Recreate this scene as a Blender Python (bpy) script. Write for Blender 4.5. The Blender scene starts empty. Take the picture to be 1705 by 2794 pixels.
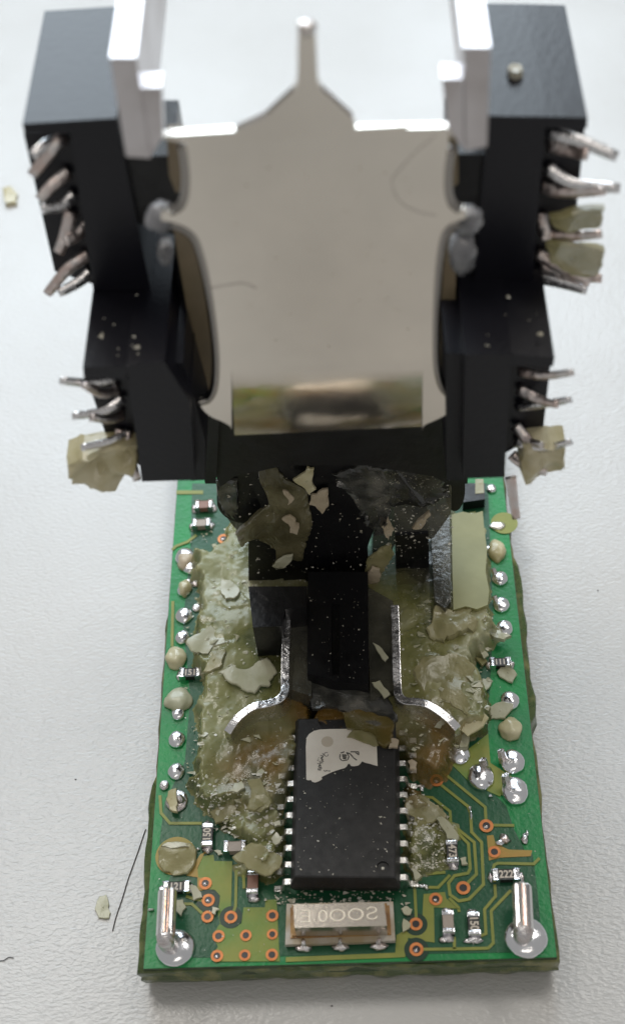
import bpy, bmesh, math, random
import numpy as np
from mathutils import Vector, Matrix, noise as mn
random.seed(7); rng = np.random.RandomState(11)

# ------------------------------------------------------------------ camera, world, lamps, exposure
# one unit = one centimetre; board top = z 0, its front edge = y 0
C = bpy.context.scene.collection
scene = bpy.context.scene
F, CX, CY = 3840., 852.5, 1397.                 # focal length and centre, in pixels of a 1705 x 2794 frame
Rm = np.array([[0.99781692, -0.00438678, -0.06589506], [0.04382489, 0.7904171, 0.61099933], [0.04940426, -0.61255331, 0.7888838]])
CAM = np.array([0.36733616, -3.48083176, 9.57004943])
cd = bpy.data.cameras.new('camera'); cam = bpy.data.objects.new('camera', cd); C.objects.link(cam)
m = Matrix.Identity(4)
for i in range(3):
    for j in range(3): m[i][j] = float(Rm.T[i][j])
    m[i][3] = float(CAM[i])
cam.matrix_world = m
cd.sensor_fit = 'VERTICAL'; cd.sensor_height = 36; cd.lens = F / 2794 * 36
cd.clip_start = .05; cd.clip_end = 500
cd.dof.use_dof = True; cd.dof.focus_distance = 10.6; cd.dof.aperture_fstop = cd.lens / 1000 / 0.12
scene.camera = cam
w = bpy.data.worlds.new('World'); scene.world = w; w.use_nodes = True
bg = w.node_tree.nodes['Background']; bg.inputs[0].default_value = (1, .985, .96, 1); bg.inputs[1].default_value = .30
def area(name, loc, tgt, sx, sy, rad, col):
    l = bpy.data.lights.new(name, 'AREA'); l.shape = 'RECTANGLE'; l.size = sx; l.size_y = sy
    l.energy = rad * math.pi * sx * sy; l.color = col
    o = bpy.data.objects.new(name, l); C.objects.link(o); o.location = loc
    o.rotation_euler = (Vector(tgt) - Vector(loc)).to_track_quat('-Z', 'Y').to_euler(); return o
area('window_light', (-3, 30, 22), (0, 2, 0), 26, 16, 7.0, (.78, .90, 1))
area('ceiling_lamp', (-9, 11, 25), (0, 2, 0), 9, 6, 10, (1, .96, .90))
area('ceiling_lamp', (9.5, 11, 25), (0, 2, 0), 9, 5, 10, (1, .96, .90))
area('ceiling_lamp', (3, -16, 25), (0, 1, 0), 12, 4, 3.5, (1, .92, .82))
scene.view_settings.view_transform = 'Standard'; scene.view_settings.look = 'None'
scene.view_settings.exposure = 0.1; scene.view_settings.gamma = 1
scene.render.engine = 'CYCLES'
scene.cycles.max_bounces = 8; scene.cycles.transparent_max_bounces = 12

# ------------------------------------------------------------------ measuring helpers
def ray(x, y): return Rm.T @ np.array([x - CX, -(y - CY), -F])
def at(x, y, z=0.):
    d = ray(x, y); return Vector(CAM + d * ((z - CAM[2]) / d[2]))
def atY(x, y, Y):
    d = ray(x, y); return Vector(CAM + d * ((Y - CAM[1]) / d[1]))
CR = dict(A=(340, 2150, .399), B=(940, 2150, .399), r5=(400, 1280, .399), r6=(900, 1280, .399), r7=(400, 1700, .399),
          r8=(900, 1700, .399), m4=(560, 1150, .492), z1=(480, 2230, .1995), z2=(1160, 2260, .1995), s3=(700, 1900, .3324))
def cr(k, pts):
    a, b, s = CR[k]; return [(a + s * x, b + s * y) for x, y in pts]

# ------------------------------------------------------------------ materials
MATS = {}
def mat(name, col, rough=.5, metal=0., bump=0., bscale=40., col2=None, cscale=8., alpha=1., coat=0., trans=0., spec=.5, rough2=None, detail=5, contrast=(.35, .65), sss=0.):
    m = bpy.data.materials.new(name); m.use_nodes = True; nt = m.node_tree; p = nt.nodes['Principled BSDF']; L = nt.links
    p.inputs['Base Color'].default_value = (*col, 1); p.inputs['Roughness'].default_value = rough
    p.inputs['Metallic'].default_value = metal; p.inputs['Alpha'].default_value = alpha
    p.inputs['Coat Weight'].default_value = coat; p.inputs['Coat Roughness'].default_value = .12
    p.inputs['Transmission Weight'].default_value = trans; p.inputs['Specular IOR Level'].default_value = spec
    if sss: p.inputs['Subsurface Weight'].default_value = sss; p.inputs['Subsurface Radius'].default_value = (.08, .07, .03); p.inputs['Subsurface Scale'].default_value = 1
    tc = nt.nodes.new('ShaderNodeTexCoord')
    def nz(sc, det=detail):
        n = nt.nodes.new('ShaderNodeTexNoise'); n.inputs['Scale'].default_value = sc; n.inputs['Detail'].default_value = det
        L.new(tc.outputs['Object'], n.inputs['Vector']); return n
    if col2 is not None:
        n = nz(cscale); r = nt.nodes.new('ShaderNodeValToRGB'); cols = [col] + (list(col2) if isinstance(col2[0], (tuple, list)) else [col2])
        r.color_ramp.elements[0].position = contrast[0]; r.color_ramp.elements[1].position = contrast[1]
        r.color_ramp.elements[0].color = (*cols[0], 1); r.color_ramp.elements[1].color = (*cols[-1], 1)
        for i, c in enumerate(cols[1:-1]):
            e = r.color_ramp.elements.new(contrast[0] + (contrast[1] - contrast[0]) * (i + 1) / (len(cols) - 1)); e.color = (*c, 1)
        L.new(n.outputs['Fac'], r.inputs[0]); L.new(r.outputs[0], p.inputs['Base Color'])
    if rough2 is not None:
        n = nz(cscale * 2.3); mr = nt.nodes.new('ShaderNodeMapRange'); mr.inputs[1].default_value = .35; mr.inputs[2].default_value = .65
        mr.inputs[3].default_value = rough; mr.inputs[4].default_value = rough2; L.new(n.outputs['Fac'], mr.inputs[0]); L.new(mr.outputs[0], p.inputs['Roughness'])
    if bump:
        n = nz(bscale); b = nt.nodes.new('ShaderNodeBump'); b.inputs['Strength'].default_value = 1; b.inputs['Distance'].default_value = bump
        L.new(n.outputs['Fac'], b.inputs['Height']); L.new(b.outputs[0], p.inputs['Normal'])
    MATS[name] = m; return m
M_black = mat('black_plastic', (.004, .004, .005), .28, bump=.003, bscale=20, rough2=.42, cscale=3, spec=.42)
M_block = mat('moulded_black_plastic', (.006, .006, .010), .34, bump=.002, bscale=25, spec=.34)
M_chip = mat('chip_epoxy', (.014, .014, .014), .5, bump=.002, bscale=70, col2=(.025, .024, .024), cscale=9, rough2=.65)
M_tin = mat('tinned_metal', (.80, .79, .80), .16, 1, bump=.006, bscale=22, rough2=.3, cscale=8)
M_solder = mat('solder', (.86, .87, .90), .12, 1, bump=.006, bscale=12, rough2=.24, cscale=9)
M_duls = mat('dull_solder', (.62, .55, .53), .27, 1, bump=.015, bscale=28, col2=(.75, .74, .75), cscale=12)
M_lead = mat('lead_tin', (.86, .84, .80), .3, 1, bump=.006, bscale=50)
M_copper = mat('copper_stained_tin', (.74, .60, .55), .28, 1, col2=(.80, .77, .76), cscale=9, bump=.01, bscale=24)
M_pinrod = mat('rod_tin', (.88, .86, .85), .16, .9)
M_rodcu = mat('rod_copper', (.78, .42, .28), .25, 1, bump=.003, bscale=18, col2=(.75, .55, .48), cscale=7)
M_sheet = mat('sheet_metal', (.80, .745, .67), .10, 1, bump=.0016, bscale=5, rough2=.17, cscale=1.6, col2=(.71, .665, .60), contrast=(.3, .7), detail=7)
M_roll = mat('rolled_edge_metal', (.30, .28, .26), .2, 1, bump=.001, bscale=5)  # darker than the plate metal: dark reflections in the slots painted in
M_arm = mat('yoke_metal', (.40, .36, .35), .3, 1, bump=.004, bscale=4, col2=(.62, .59, .60), cscale=2)
M_white = mat('ceramic_white', (.55, .52, .47), .5, col2=(.42, .33, .2), cscale=6, bump=.003)
M_can = mat('crystal_can', (.60, .555, .49), .2, 1, bump=.0006, bscale=40)
M_emb = mat('embossed_edge', (.85, .78, .66), .35, .3)
M_flux = mat('brown_flux', (.20, .085, .02), .25, col2=(.42, .24, .07), cscale=7, bump=.006, bscale=20)
M_stick = mat('sticker_paper', (.72, .66, .57), .6, col2=(.80, .75, .66), cscale=5, bump=.002, bscale=50)
M_stain = mat('sticker_stain', (.56, .49, .39), .5)
M_ink = mat('black_ink', (.02, .02, .02), .6, col2=(.16, .15, .13), cscale=60)
M_print = mat('pale_print', (.62, .55, .46), .6)
M_cap = mat('capacitor_ceramic', (.36, .30, .25), .45, bump=.002)
M_capb = mat('brown_ceramic', (.26, .13, .09), .45, bump=.002)
M_res = mat('resistor_black', (.02, .018, .016), .35, bump=.003)
M_ring = mat('via_copper', (.62, .22, .06), .38, .25, col2=(.50, .15, .03), cscale=20)
M_hole = mat('via_hole', (.012, .01, .01), .3)
M_trace = mat('mask_over_copper', (.20, .23, .045), .34, col2=(.26, .27, .055), cscale=6, spec=.3)
M_pour = mat('mask_over_pour', (.12, .24, .045), .34, col2=(.25, .27, .05), cscale=3, bump=.001, spec=.3)
M_pouro = mat('orange_pour', (.42, .24, .05), .34, col2=(.27, .25, .05), cscale=5, spec=.3)
M_mask = mat('solder_mask_dark', (.008, .075, .034), .30, col2=(.022, .105, .045), cscale=1.6, bump=.0025, bscale=30, spec=.3)
M_gap = mat('solder_mask_gap', (.016, .045, .026), .3, spec=.3)
M_edge_glow = mat('solder_mask_backlit_rim', (.003, .25, .055), .3, col2=(.015, .19, .06), cscale=2.5, bump=.003, bscale=28, spec=.3)  # brighter rim green: light shining through the board edge, painted as colour
M_fr4 = mat('board_edge', (.045, .075, .02), .45, bump=.006, col2=(.025, .05, .02), cscale=12)
M_resin = mat('potting_resin', (.13, .13, .04), .2, bump=.0025, bscale=14, col2=[(.26, .25, .08), (.40, .38, .17), (.54, .52, .32)], cscale=2.0, alpha=.62, coat=.3, contrast=(.36, .66), rough2=.42)
M_resin2 = mat('amber_resin', (.15, .13, .04), .2, bump=.008, bscale=15, col2=[(.18, .13, .035), (.27, .16, .035)], cscale=2.4, alpha=.72, coat=.4)
M_resin3 = mat('smoky_resin', (.05, .05, .042), .2, bump=.012, bscale=14, col2=(.12, .115, .085), cscale=3, alpha=.8, coat=.5)
M_slab = mat('smooth_olive_resin', (.17, .165, .045), .35, bump=.0006, col2=(.32, .31, .13), cscale=1.3, alpha=.95)
M_rim = mat('rim_resin', (.10, .12, .035), .25, bump=.014, bscale=14, col2=[(.06, .10, .025), (.22, .22, .08)], cscale=4, alpha=.9, coat=.3)
M_flk = mat('pale_resin_flake', (.44, .43, .28), .3, bump=.005, bscale=16, col2=(.60, .58, .44), cscale=4, alpha=.84, coat=.2)
M_flk2 = mat('yellow_resin_flake', (.46, .40, .20), .28, bump=.005, bscale=14, col2=(.66, .60, .40), cscale=4, alpha=.86, coat=.3)
M_flk3 = mat('olive_resin_flake', (.26, .24, .10), .3, bump=.008, bscale=18, col2=(.40, .36, .19), cscale=5, alpha=.75, coat=.3)
M_flk4 = mat('dark_olive_flake', (.085, .075, .035), .3, bump=.012, bscale=14, col2=(.17, .15, .08), cscale=4, alpha=.9, coat=.3)
M_flkt = mat('tan_resin_flake', (.42, .34, .23), .4, bump=.012, bscale=16, col2=(.55, .46, .34), cscale=5, alpha=.95)
M_film = mat('smoky_film', (.03, .03, .028), .18, bump=.012, bscale=12, col2=[(.07, .07, .06), (.20, .19, .16)], cscale=5, alpha=.72, coat=.5, contrast=(.4, .7))
M_crumb = mat('resin_crumbs', (.52, .49, .38), .22, col2=(.72, .70, .62), cscale=3, coat=.4)
M_tape = mat('tan_plastic', (.22, .17, .11), .35, col2=(.15, .12, .07), cscale=2)
M_hair = mat('hair', (.05, .04, .035), .5)

# table: pebbled white laminate
def table_mat():
    m = bpy.data.materials.new('pebbled_laminate'); m.use_nodes = True; nt = m.node_tree; L = nt.links; p = nt.nodes['Principled BSDF']
    tc = nt.nodes.new('ShaderNodeTexCoord'); mp = nt.nodes.new('ShaderNodeMapping'); L.new(tc.outputs['Object'], mp.inputs[0])
    mp.inputs['Scale'].default_value = (1, 1.9, 1); mp.inputs['Rotation'].default_value = (0, 0, .45)
    n1 = nt.nodes.new('ShaderNodeTexNoise'); n1.inputs['Scale'].default_value = 22; n1.inputs['Detail'].default_value = 2; n1.inputs['Distortion'].default_value = .3
    n2 = nt.nodes.new('ShaderNodeTexNoise'); n2.inputs['Scale'].default_value = .5; n2.inputs['Detail'].default_value = 3
    L.new(mp.outputs[0], n1.inputs['Vector']); L.new(tc.outputs['Object'], n2.inputs['Vector'])
    b = nt.nodes.new('ShaderNodeBump'); b.inputs['Strength'].default_value = 1; b.inputs['Distance'].default_value = .0052
    L.new(n1.outputs['Fac'], b.inputs['Height']); L.new(b.outputs[0], p.inputs['Normal'])
    r = nt.nodes.new('ShaderNodeValToRGB'); r.color_ramp.elements[0].color = (.50, .49, .475, 1); r.color_ramp.elements[1].color = (.56, .555, .545, 1)
    r.color_ramp.elements[0].position = .3; r.color_ramp.elements[1].position = .7
    L.new(n2.outputs['Fac'], r.inputs[0]); L.new(r.outputs[0], p.inputs['Base Color'])
    p.inputs['Roughness'].default_value = .25; p.inputs['Specular IOR Level'].default_value = .5
    return m
M_table = table_mat()

# ------------------------------------------------------------------ mesh helpers
def tag(o, label=None, cat=None, group=None, kind=None):
    if label: o['label'] = label
    if cat: o['category'] = cat
    if group: o['group'] = group
    if kind: o['kind'] = kind
    return o
def link(name, me, mt, parent=None, smooth=False):
    me.materials.append(mt); o = bpy.data.objects.new(name, me); C.objects.link(o)
    if parent: o.parent = parent
    if smooth:
        for p in me.polygons: p.use_smooth = True
    return o
def empty(name, loc=(0, 0, 0), **k):
    # the world transform stays at the origin so that parts keep their own coordinates
    o = bpy.data.objects.new(name, None); C.objects.link(o); o.empty_display_size = .1; return tag(o, **k)
def obj(name, bm, mt, parent=None, smooth=False, bevel=0, seg=2):
    if bevel:
        es = [e for e in bm.edges if len(e.link_faces) == 2 and e.calc_face_angle(0) > .5]
        bmesh.ops.bevel(bm, geom=es, offset=bevel, segments=seg, affect='EDGES', profile=.6, clamp_overlap=True)
    bmesh.ops.recalc_face_normals(bm, faces=bm.faces[:])
    me = bpy.data.meshes.new(name); bm.to_mesh(me); bm.free(); return link(name, me, mt, parent, smooth)
def hexa(bm, fr, bk):
    v = [bm.verts.new(p) for p in list(fr) + list(bk)]; n = len(fr)
    bm.faces.new(v[:n]); bm.faces.new(v[n:][::-1])
    for i in range(n): bm.faces.new((v[i], v[(i + 1) % n], v[n + (i + 1) % n], v[n + i]))
def box(bm, lo, hi):
    (x0, y0, z0), (x1, y1, z1) = lo, hi
    hexa(bm, [(x0, y0, z0), (x1, y0, z0), (x1, y0, z1), (x0, y0, z1)], [(x0, y1, z0), (x1, y1, z0), (x1, y1, z1), (x0, y1, z1)])
def prism(bm, pts, z0, z1=None):              # pts: top outline as vectors (z kept unless z1 given); walls go down to z0
    top = [Vector((p[0], p[1], p[2] if z1 is None else z1)) for p in pts]
    hexa(bm, top, [Vector((p[0], p[1], z0)) for p in top])
def frontprism(pxs, Y, dep):                  # an outline standing in the plane y = Y, extruded backwards
    bm = bmesh.new(); f = [atY(x, y, Y) for x, y in pxs]; hexa(bm, f, [p + Vector((0, dep, 0)) for p in f]); return bm
def tube(bm, pts, rad, seg=8, flat=1., cap=True, up=Vector((0, 0, 1))):
    pts = [Vector(p) for p in pts]; rings = []
    for i, p in enumerate(pts):
        t = (pts[min(i + 1, len(pts) - 1)] - pts[max(i - 1, 0)]).normalized()
        a = t.cross(up); a = a.normalized() if a.length > .05 else t.cross(Vector((0, 1, 0))).normalized(); b = t.cross(a)
        r = rad[i] if isinstance(rad, (list, tuple)) else rad
        rings.append([bm.verts.new(p + a * math.cos(q) * r + b * math.sin(q) * r * flat) for q in [2 * math.pi * k / seg for k in range(seg)]])
    for u, v in zip(rings, rings[1:]):
        for k in range(seg): bm.faces.new((u[k], u[(k + 1) % seg], v[(k + 1) % seg], v[k]))
    if cap: bm.faces.new(rings[0][::-1]); bm.faces.new(rings[-1])
def smoothpath(pts, n=5):
    pts = [Vector(p) for p in pts]; out = []
    for i in range(len(pts) - 1):
        p0, p1, p2, p3 = pts[max(i - 1, 0)], pts[i], pts[i + 1], pts[min(i + 2, len(pts) - 1)]
        for k in range(n):
            t = k / n; out.append(.5 * ((2 * p1) + (p2 - p0) * t + (2 * p0 - 5 * p1 + 4 * p2 - p3) * t * t + (3 * p1 - p0 - 3 * p2 + p3) * t ** 3))
    out.append(pts[-1]); return out
def blob(bm, c, rx, ry, rz, seed=0, amp=.15, seg=14, rings=8, freq=2.):
    c = Vector(c); vs = []
    for i in range(1, rings):
        a = math.pi * i / rings; row = []
        for j in range(seg):
            b = 2 * math.pi * j / seg; d = Vector((math.sin(a) * math.cos(b), math.sin(a) * math.sin(b), math.cos(a)))
            k = 1 + amp * mn.noise(d * freq + Vector((seed * 7.3, seed * 1.7, 0))) * 2
            row.append(bm.verts.new(c + Vector((d.x * rx * k, d.y * ry * k, d.z * rz * k))))
        vs.append(row)
    t = bm.verts.new(c + Vector((0, 0, rz))); b_ = bm.verts.new(c - Vector((0, 0, rz)))
    for j in range(seg):
        bm.faces.new((t, vs[0][j], vs[0][(j + 1) % seg])); bm.faces.new((b_, vs[-1][(j + 1) % seg], vs[-1][j]))
        for i in range(len(vs) - 1): bm.faces.new((vs[i][j], vs[i + 1][j], vs[i + 1][(j + 1) % seg], vs[i][(j + 1) % seg]))
def disc(bm, c, r, z, n=28, r0=0):
    o = [bm.verts.new((c[0] + r * math.cos(a), c[1] + r * math.sin(a), z)) for a in [2 * math.pi * k / n for k in range(n)]]
    if not r0: bm.faces.new(o); return
    q = [bm.verts.new((c[0] + r0 * math.cos(a), c[1] + r0 * math.sin(a), z)) for a in [2 * math.pi * k / n for k in range(n)]]
    for k in range(n): bm.faces.new((o[k], o[(k + 1) % n], q[(k + 1) % n], q[k]))
def evalmesh(o):
    dg = bpy.context.evaluated_depsgraph_get(); return bpy.data.meshes.new_from_object(o.evaluated_get(dg))
def textobj(s, size, ext, mt, mtx, name, parent, bold=0.):
    cu = bpy.data.curves.new('t', 'FONT'); cu.body = s; cu.size = size; cu.extrude = ext; cu.align_x = 'CENTER'; cu.align_y = 'CENTER'; cu.offset = bold
    o = bpy.data.objects.new('t', cu); C.objects.link(o); bpy.context.view_layer.update(); me = evalmesh(o)
    bpy.data.objects.remove(o); me.transform(mtx); me.materials.clear(); return link(name, me, mt, parent)
def cut(o, cutter_bm):
    me = bpy.data.meshes.new('c'); bmesh.ops.recalc_face_normals(cutter_bm, faces=cutter_bm.faces[:]); cutter_bm.to_mesh(me); c = bpy.data.objects.new('c', me); C.objects.link(c)
    md = o.modifiers.new('b', 'BOOLEAN'); md.operation = 'DIFFERENCE'; md.object = c; md.solver = 'EXACT'
    bpy.context.view_layer.update(); new = evalmesh(o); o.modifiers.clear(); mt = o.data.materials[0]; o.data = new
    if not new.materials: new.materials.append(mt)
    bpy.data.objects.remove(c)
def PX(x, y): return F / 10.2          # px per cm, roughly, on the board
def cm(px, y):                          # pixels across -> cm on the board at that row
    return px / F * (-(Rm @ (np.array(at(900, y, 0)) - CAM))[2])

# ------------------------------------------------------------------ setting
TZ = -.365
bm = bmesh.new(); bmesh.ops.create_grid(bm, x_segments=1, y_segments=1, size=90)
for v in bm.verts: v.co.z = TZ; v.co.y += 30
tag(obj('tabletop', bm, M_table), kind='structure')

# ------------------------------------------------------------------ circuit board
HW, LEN = 1.425, 5.0
board = empty('circuit_board', label='green circuit board half covered in cracked olive potting resin, lying on the white table', cat='circuit board')
bm = bmesh.new(); prism(bm, [(-HW, 0, 0), (HW, 0, 0), (HW, LEN, 0), (-HW, LEN, 0)], -.16, 0)
obj('laminate', bm, M_fr4, board)
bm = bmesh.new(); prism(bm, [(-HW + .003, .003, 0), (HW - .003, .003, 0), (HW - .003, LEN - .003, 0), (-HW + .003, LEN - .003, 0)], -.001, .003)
obj('solder_mask', bm, M_edge_glow, board)
bm = bmesh.new()                       # darker inner field, leaving a rim whose green carries painted backlit glow
def strip(p): return [at(x, y, 0) for x, y in p]
fld = [(432, 2615), (1360, 2600), (1480, 2600), (1466, 2440), (1452, 2330), (1440, 2340), (1400, 2260), (1380, 2200), (1340, 2160), (1330, 1980), (1345, 1700), (1330, 1320), (525, 1320), (520, 1500), (500, 1700), (520, 1900), (505, 2080), (450, 2190), (436, 2300), (470, 2380), (445, 2450)]
prism(bm, strip(fld), .0035, .006); obj('mask_dark_field', bm, M_mask, board)
ZP, ZT = .010, .013
def flatpart(name, polys, z, mt, th=.003):
    bm = bmesh.new()
    for p in polys: prism(bm, strip(p), z - th, z)
    return obj(name, bm, mt, board)
pour = [
 cr('A', [(500, 620), (500, 560), (540, 470), (610, 460), (615, 503), (738, 505), (728, 860), (690, 900), (655, 935), (640, 860), (655, 740), (620, 700), (500, 690)]),
 cr('A', [(605, 1010), (650, 935), (740, 955), (800, 930), (815, 820), (960, 820), (965, 770), (1040, 765), (1062, 1190), (620, 1190), (600, 1150), (640, 1090)]),
 [(1155, 2441), (1213, 2435), (1217, 2453), (1251, 2481), (1183, 2477), (1185, 2573), (1163, 2570), (1113, 2560), (1105, 2613), (780, 2626), (780, 2613), (1078, 2601), (1081, 2553), (1105, 2540), (1150, 2540)],
 cr('B', [(970, 330), (1015, 325), (1030, 385), (1120, 425), (1280, 430), (1270, 470), (1060, 480), (985, 500)]),
 cr('r8', [(820, 960), (900, 900), (1080, 760), (1095, 960), (1250, 1060), (1160, 1190), (960, 1100)]),
 [(555, 1340), (555, 1350), (482, 1350), (482, 1340)],
]
mts = [M_pour, M_pour, M_trace, M_pouro, M_pour, M_trace]
for p, mt in zip(pour, mts): flatpart('copper_pour', [p], ZP, mt)
flatpart('copper_pour', [cr('z1', [(150, 805), (340, 510), (400, 490), (300, 700), (310, 830)])], ZP + .0008, M_pouro)
flatpart('copper_pour', [cr('z1', [(300, 830), (480, 840), (480, 960), (360, 1010), (300, 1010)])], ZP + .0008, M_pouro)
def trace(pts, wpx=9):
    P = [at(x, y, ZT) for x, y in pts]; bm = bmesh.new(); hw = cm(wpx, pts[0][1]) / 2; L, R = [], []
    for i, p in enumerate(P):
        d0 = (P[i] - P[i - 1]).normalized() if i else (P[1] - P[0]).normalized()
        d1 = (P[i + 1] - P[i]).normalized() if i < len(P) - 1 else d0
        n0 = Vector((-d0.y, d0.x, 0)); n1 = Vector((-d1.y, d1.x, 0)); n = (n0 + n1).normalized(); k = min(1.6, 1 / max(.4, n.dot(n0)))
        L.append(p + n * hw * k); R.append(p - n * hw * k)
    for i in range(len(P) - 1):
        hexa(bm, [L[i], R[i], R[i + 1], L[i + 1]], [q - Vector((0, 0, .006)) for q in (L[i], R[i], R[i + 1], L[i + 1])])
    return obj('copper_trace', bm, M_trace, board)
for t in [[(1155, 2174), (1179, 2176), (1227, 2214), (1229, 2246), (1293, 2298), (1299, 2385), (1279, 2405), (1268, 2418)],
          [(1196, 2136), (1276, 2200), (1283, 2218), (1286, 2270), (1313, 2298), (1318, 2413), (1279, 2453), (1251, 2458), (1227, 2441), (1223, 2409), (1239, 2389), (1276, 2382), (1282, 2370), (1277, 2302), (1239, 2262)],
          [(1325, 2238), (1323, 2202), (1205, 2105)], [(1340, 2251), (1402, 2252)],
          [(1345, 2372), (1347, 2360), (1357, 2355), (1455, 2357), (1471, 2341)],
          [(1349, 2413), (1351, 2445), (1321, 2481), (1325, 2547), (1311, 2553)],
          [(1393, 2429), (1339, 2485), (1345, 2573), (1331, 2587), (1239, 2589), (1150, 2590)], [(1239, 2589), (1239, 2556)],
          [(1135, 2505), (1131, 2427)], [(1169, 2421), (1195, 2421), (1227, 2387)], [(1215, 2380), (1160, 2384)],
          [(638, 2486), (643, 2472), (645, 2376), (655, 2366), (664, 2374), (666, 2424)],
          [(437, 2170), (440, 2218), (464, 2246), (552, 2246)], [(500, 2466), (524, 2466), (552, 2492)], [(508, 2445), (528, 2452), (556, 2458)],
          [(472, 1640), (470, 1764)], [(1250, 2478), (1252, 2488)], [(1225, 2450), (1252, 2478)], [(470, 1500), (480, 1490), (512, 1478), (536, 1460)]]:
    trace(t, 8)
vias = [(560.6, 2410, 18), (568.6, 2456, 18), (566.6, 2501, 17), (630, 2502, 18), (596.6, 2554, 17), (671, 2552, 16), (592.6, 2608, 17), (668, 2606, 16),
        (743, 2498, 17), (742, 2605, 17), (743, 2549, 15), (1326, 2253, 19), (1348, 2324, 17), (1263, 2422.5, 19), (1188, 2453, 18), (1134, 2521, 18), (1135.5, 2590, 19), (1190.5, 2129, 18), (610, 1470, 16)]
for x, y, r in vias:
    c = at(x, y, .016); R = cm(r, y)
    if (x, y) in ((568.6, 2456), (630, 2502), (1134, 2521), (1135.5, 2590)):
        bm = bmesh.new(); disc(bm, c, R * 1.75, .0118 if x < 1000 else .0118); obj('clearance_ring', bm, M_gap, board)
    bm = bmesh.new(); disc(bm, c, R, .0165, r0=R * .56)
    ring = obj('via_ring', bm, M_ring, board)
    bm = bmesh.new(); disc(bm, c, R * .6, .0145); hl = obj('hole', bm, M_hole, ring)
    if rng.rand() < .35:
        bm = bmesh.new(); blob(bm, (c.x - R * .1, c.y - R * .15, .012), R * .4, R * .3, .012, seed=x); obj('solder_fill', bm, M_duls, ring, True)
# bare olive test spot on the left, round
c = at(480, 2335, .012); bm = bmesh.new(); disc(bm, c, cm(56, 2335), .0112, 36); obj('test_pad', bm, M_pouro, board)

# potting resin that runs under and round the board
def outline(off, seed, amp):
    pts = []; N = 60
    per = [(-HW, -.0), (HW, -.0), (HW, LEN), (-HW, LEN)]
    for k in range(4):
        a, b = Vector((*per[k], 0)), Vector((*per[(k + 1) % 4], 0)); d = (b - a).normalized(); nrm = Vector((d.y, -d.x, 0))
        for i in range(N):
            p = a.lerp(b, i / N); e = off[k](p); q = mn.noise(p * 3 + Vector((seed, 0, 0))) * amp + mn.noise(p * 11 + Vector((seed, 3, 0))) * amp * .4
            cn = (d * -1 if i == 0 else Vector((0, 0, 0)))
            pts.append(p + nrm * (e + q) + cn * off[(k + 3) % 4](p) * -1 * -1)
    return pts
offs = [lambda p: .004, lambda p: (.05 if 1.9 < p.y < 3.4 else .012), lambda p: 0, lambda p: (.045 if p.y < 1.5 else .012 if p.y < 3 else -.0)]
bm = bmesh.new(); up = outline(offs, 1.3, .014); n = len(up)
lay = [(-.035, -.002), (-.06, .008), (-.17, .0), (-.20, .012), (-.30, -.015), (TZ + .002, -.06)]
rings = []
for z, e in lay:
    rr = []
    for i, p in enumerate(up):
        q = Vector((p.x, p.y, 0)); cdir = Vector((p.x, (p.y - LEN / 2) * .6, 0)).normalized()
        rr.append(bm.verts.new(q + cdir * (e + .02 * mn.noise(Vector((p.x * 6, p.y * 6, z * 14)))) + Vector((0, 0, z + .012 * mn.noise(p * 7)))))
    rings.append(rr)
for a, b in zip(rings, rings[1:]):
    for i in range(n): bm.faces.new((a[i], a[(i + 1) % n], b[(i + 1) % n], b[i]))
bm.faces.new(rings[0])
obj('resin_underside', bm, M_rim, board, True)

# resin lying on the board: a fractured height field
def fbm(x, y, s, seed, oct=4):
    out = 0; amp = 1; r = np.random.RandomState(seed); tab = r.rand(64, 64) * 2 - 1
    for o in range(oct):
        u = x * s + 13.7 * o + 50; v = y * s + 5.1 * o + 50; i = np.floor(u).astype(int); j = np.floor(v).astype(int); fu = u - i; fv = v - j
        fu = fu * fu * (3 - 2 * fu); fv = fv * fv * (3 - 2 * fv); g = lambda a, b: tab[a % 64, b % 64]
        out = out + amp * ((g(i, j) * (1 - fu) + g(i + 1, j) * fu) * (1 - fv) + (g(i, j + 1) * (1 - fu) + g(i + 1, j + 1) * fu) * fv); amp *= .5; s *= 2
    return out
def sdf(x, y, poly):                       # >0 inside
    P = np.array([(p.x, p.y) for p in poly]); d = np.full(x.shape, 1e9); ins = np.zeros(x.shape, bool)
    for i in range(len(P)):
        a, b = P[i], P[(i + 1) % len(P)]; e = b - a; t = np.clip(((x - a[0]) * e[0] + (y - a[1]) * e[1]) / (e @ e), 0, 1)
        d = np.minimum(d, np.hypot(x - a[0] - t * e[0], y - a[1] - t * e[1]))
        c = ((a[1] > y) != (b[1] > y)) & (x < (b[0] - a[0]) * (y - a[1]) / (b[1] - a[1] + 1e-12) + a[0]); ins ^= c
    return np.where(ins, d, -d)
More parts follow.
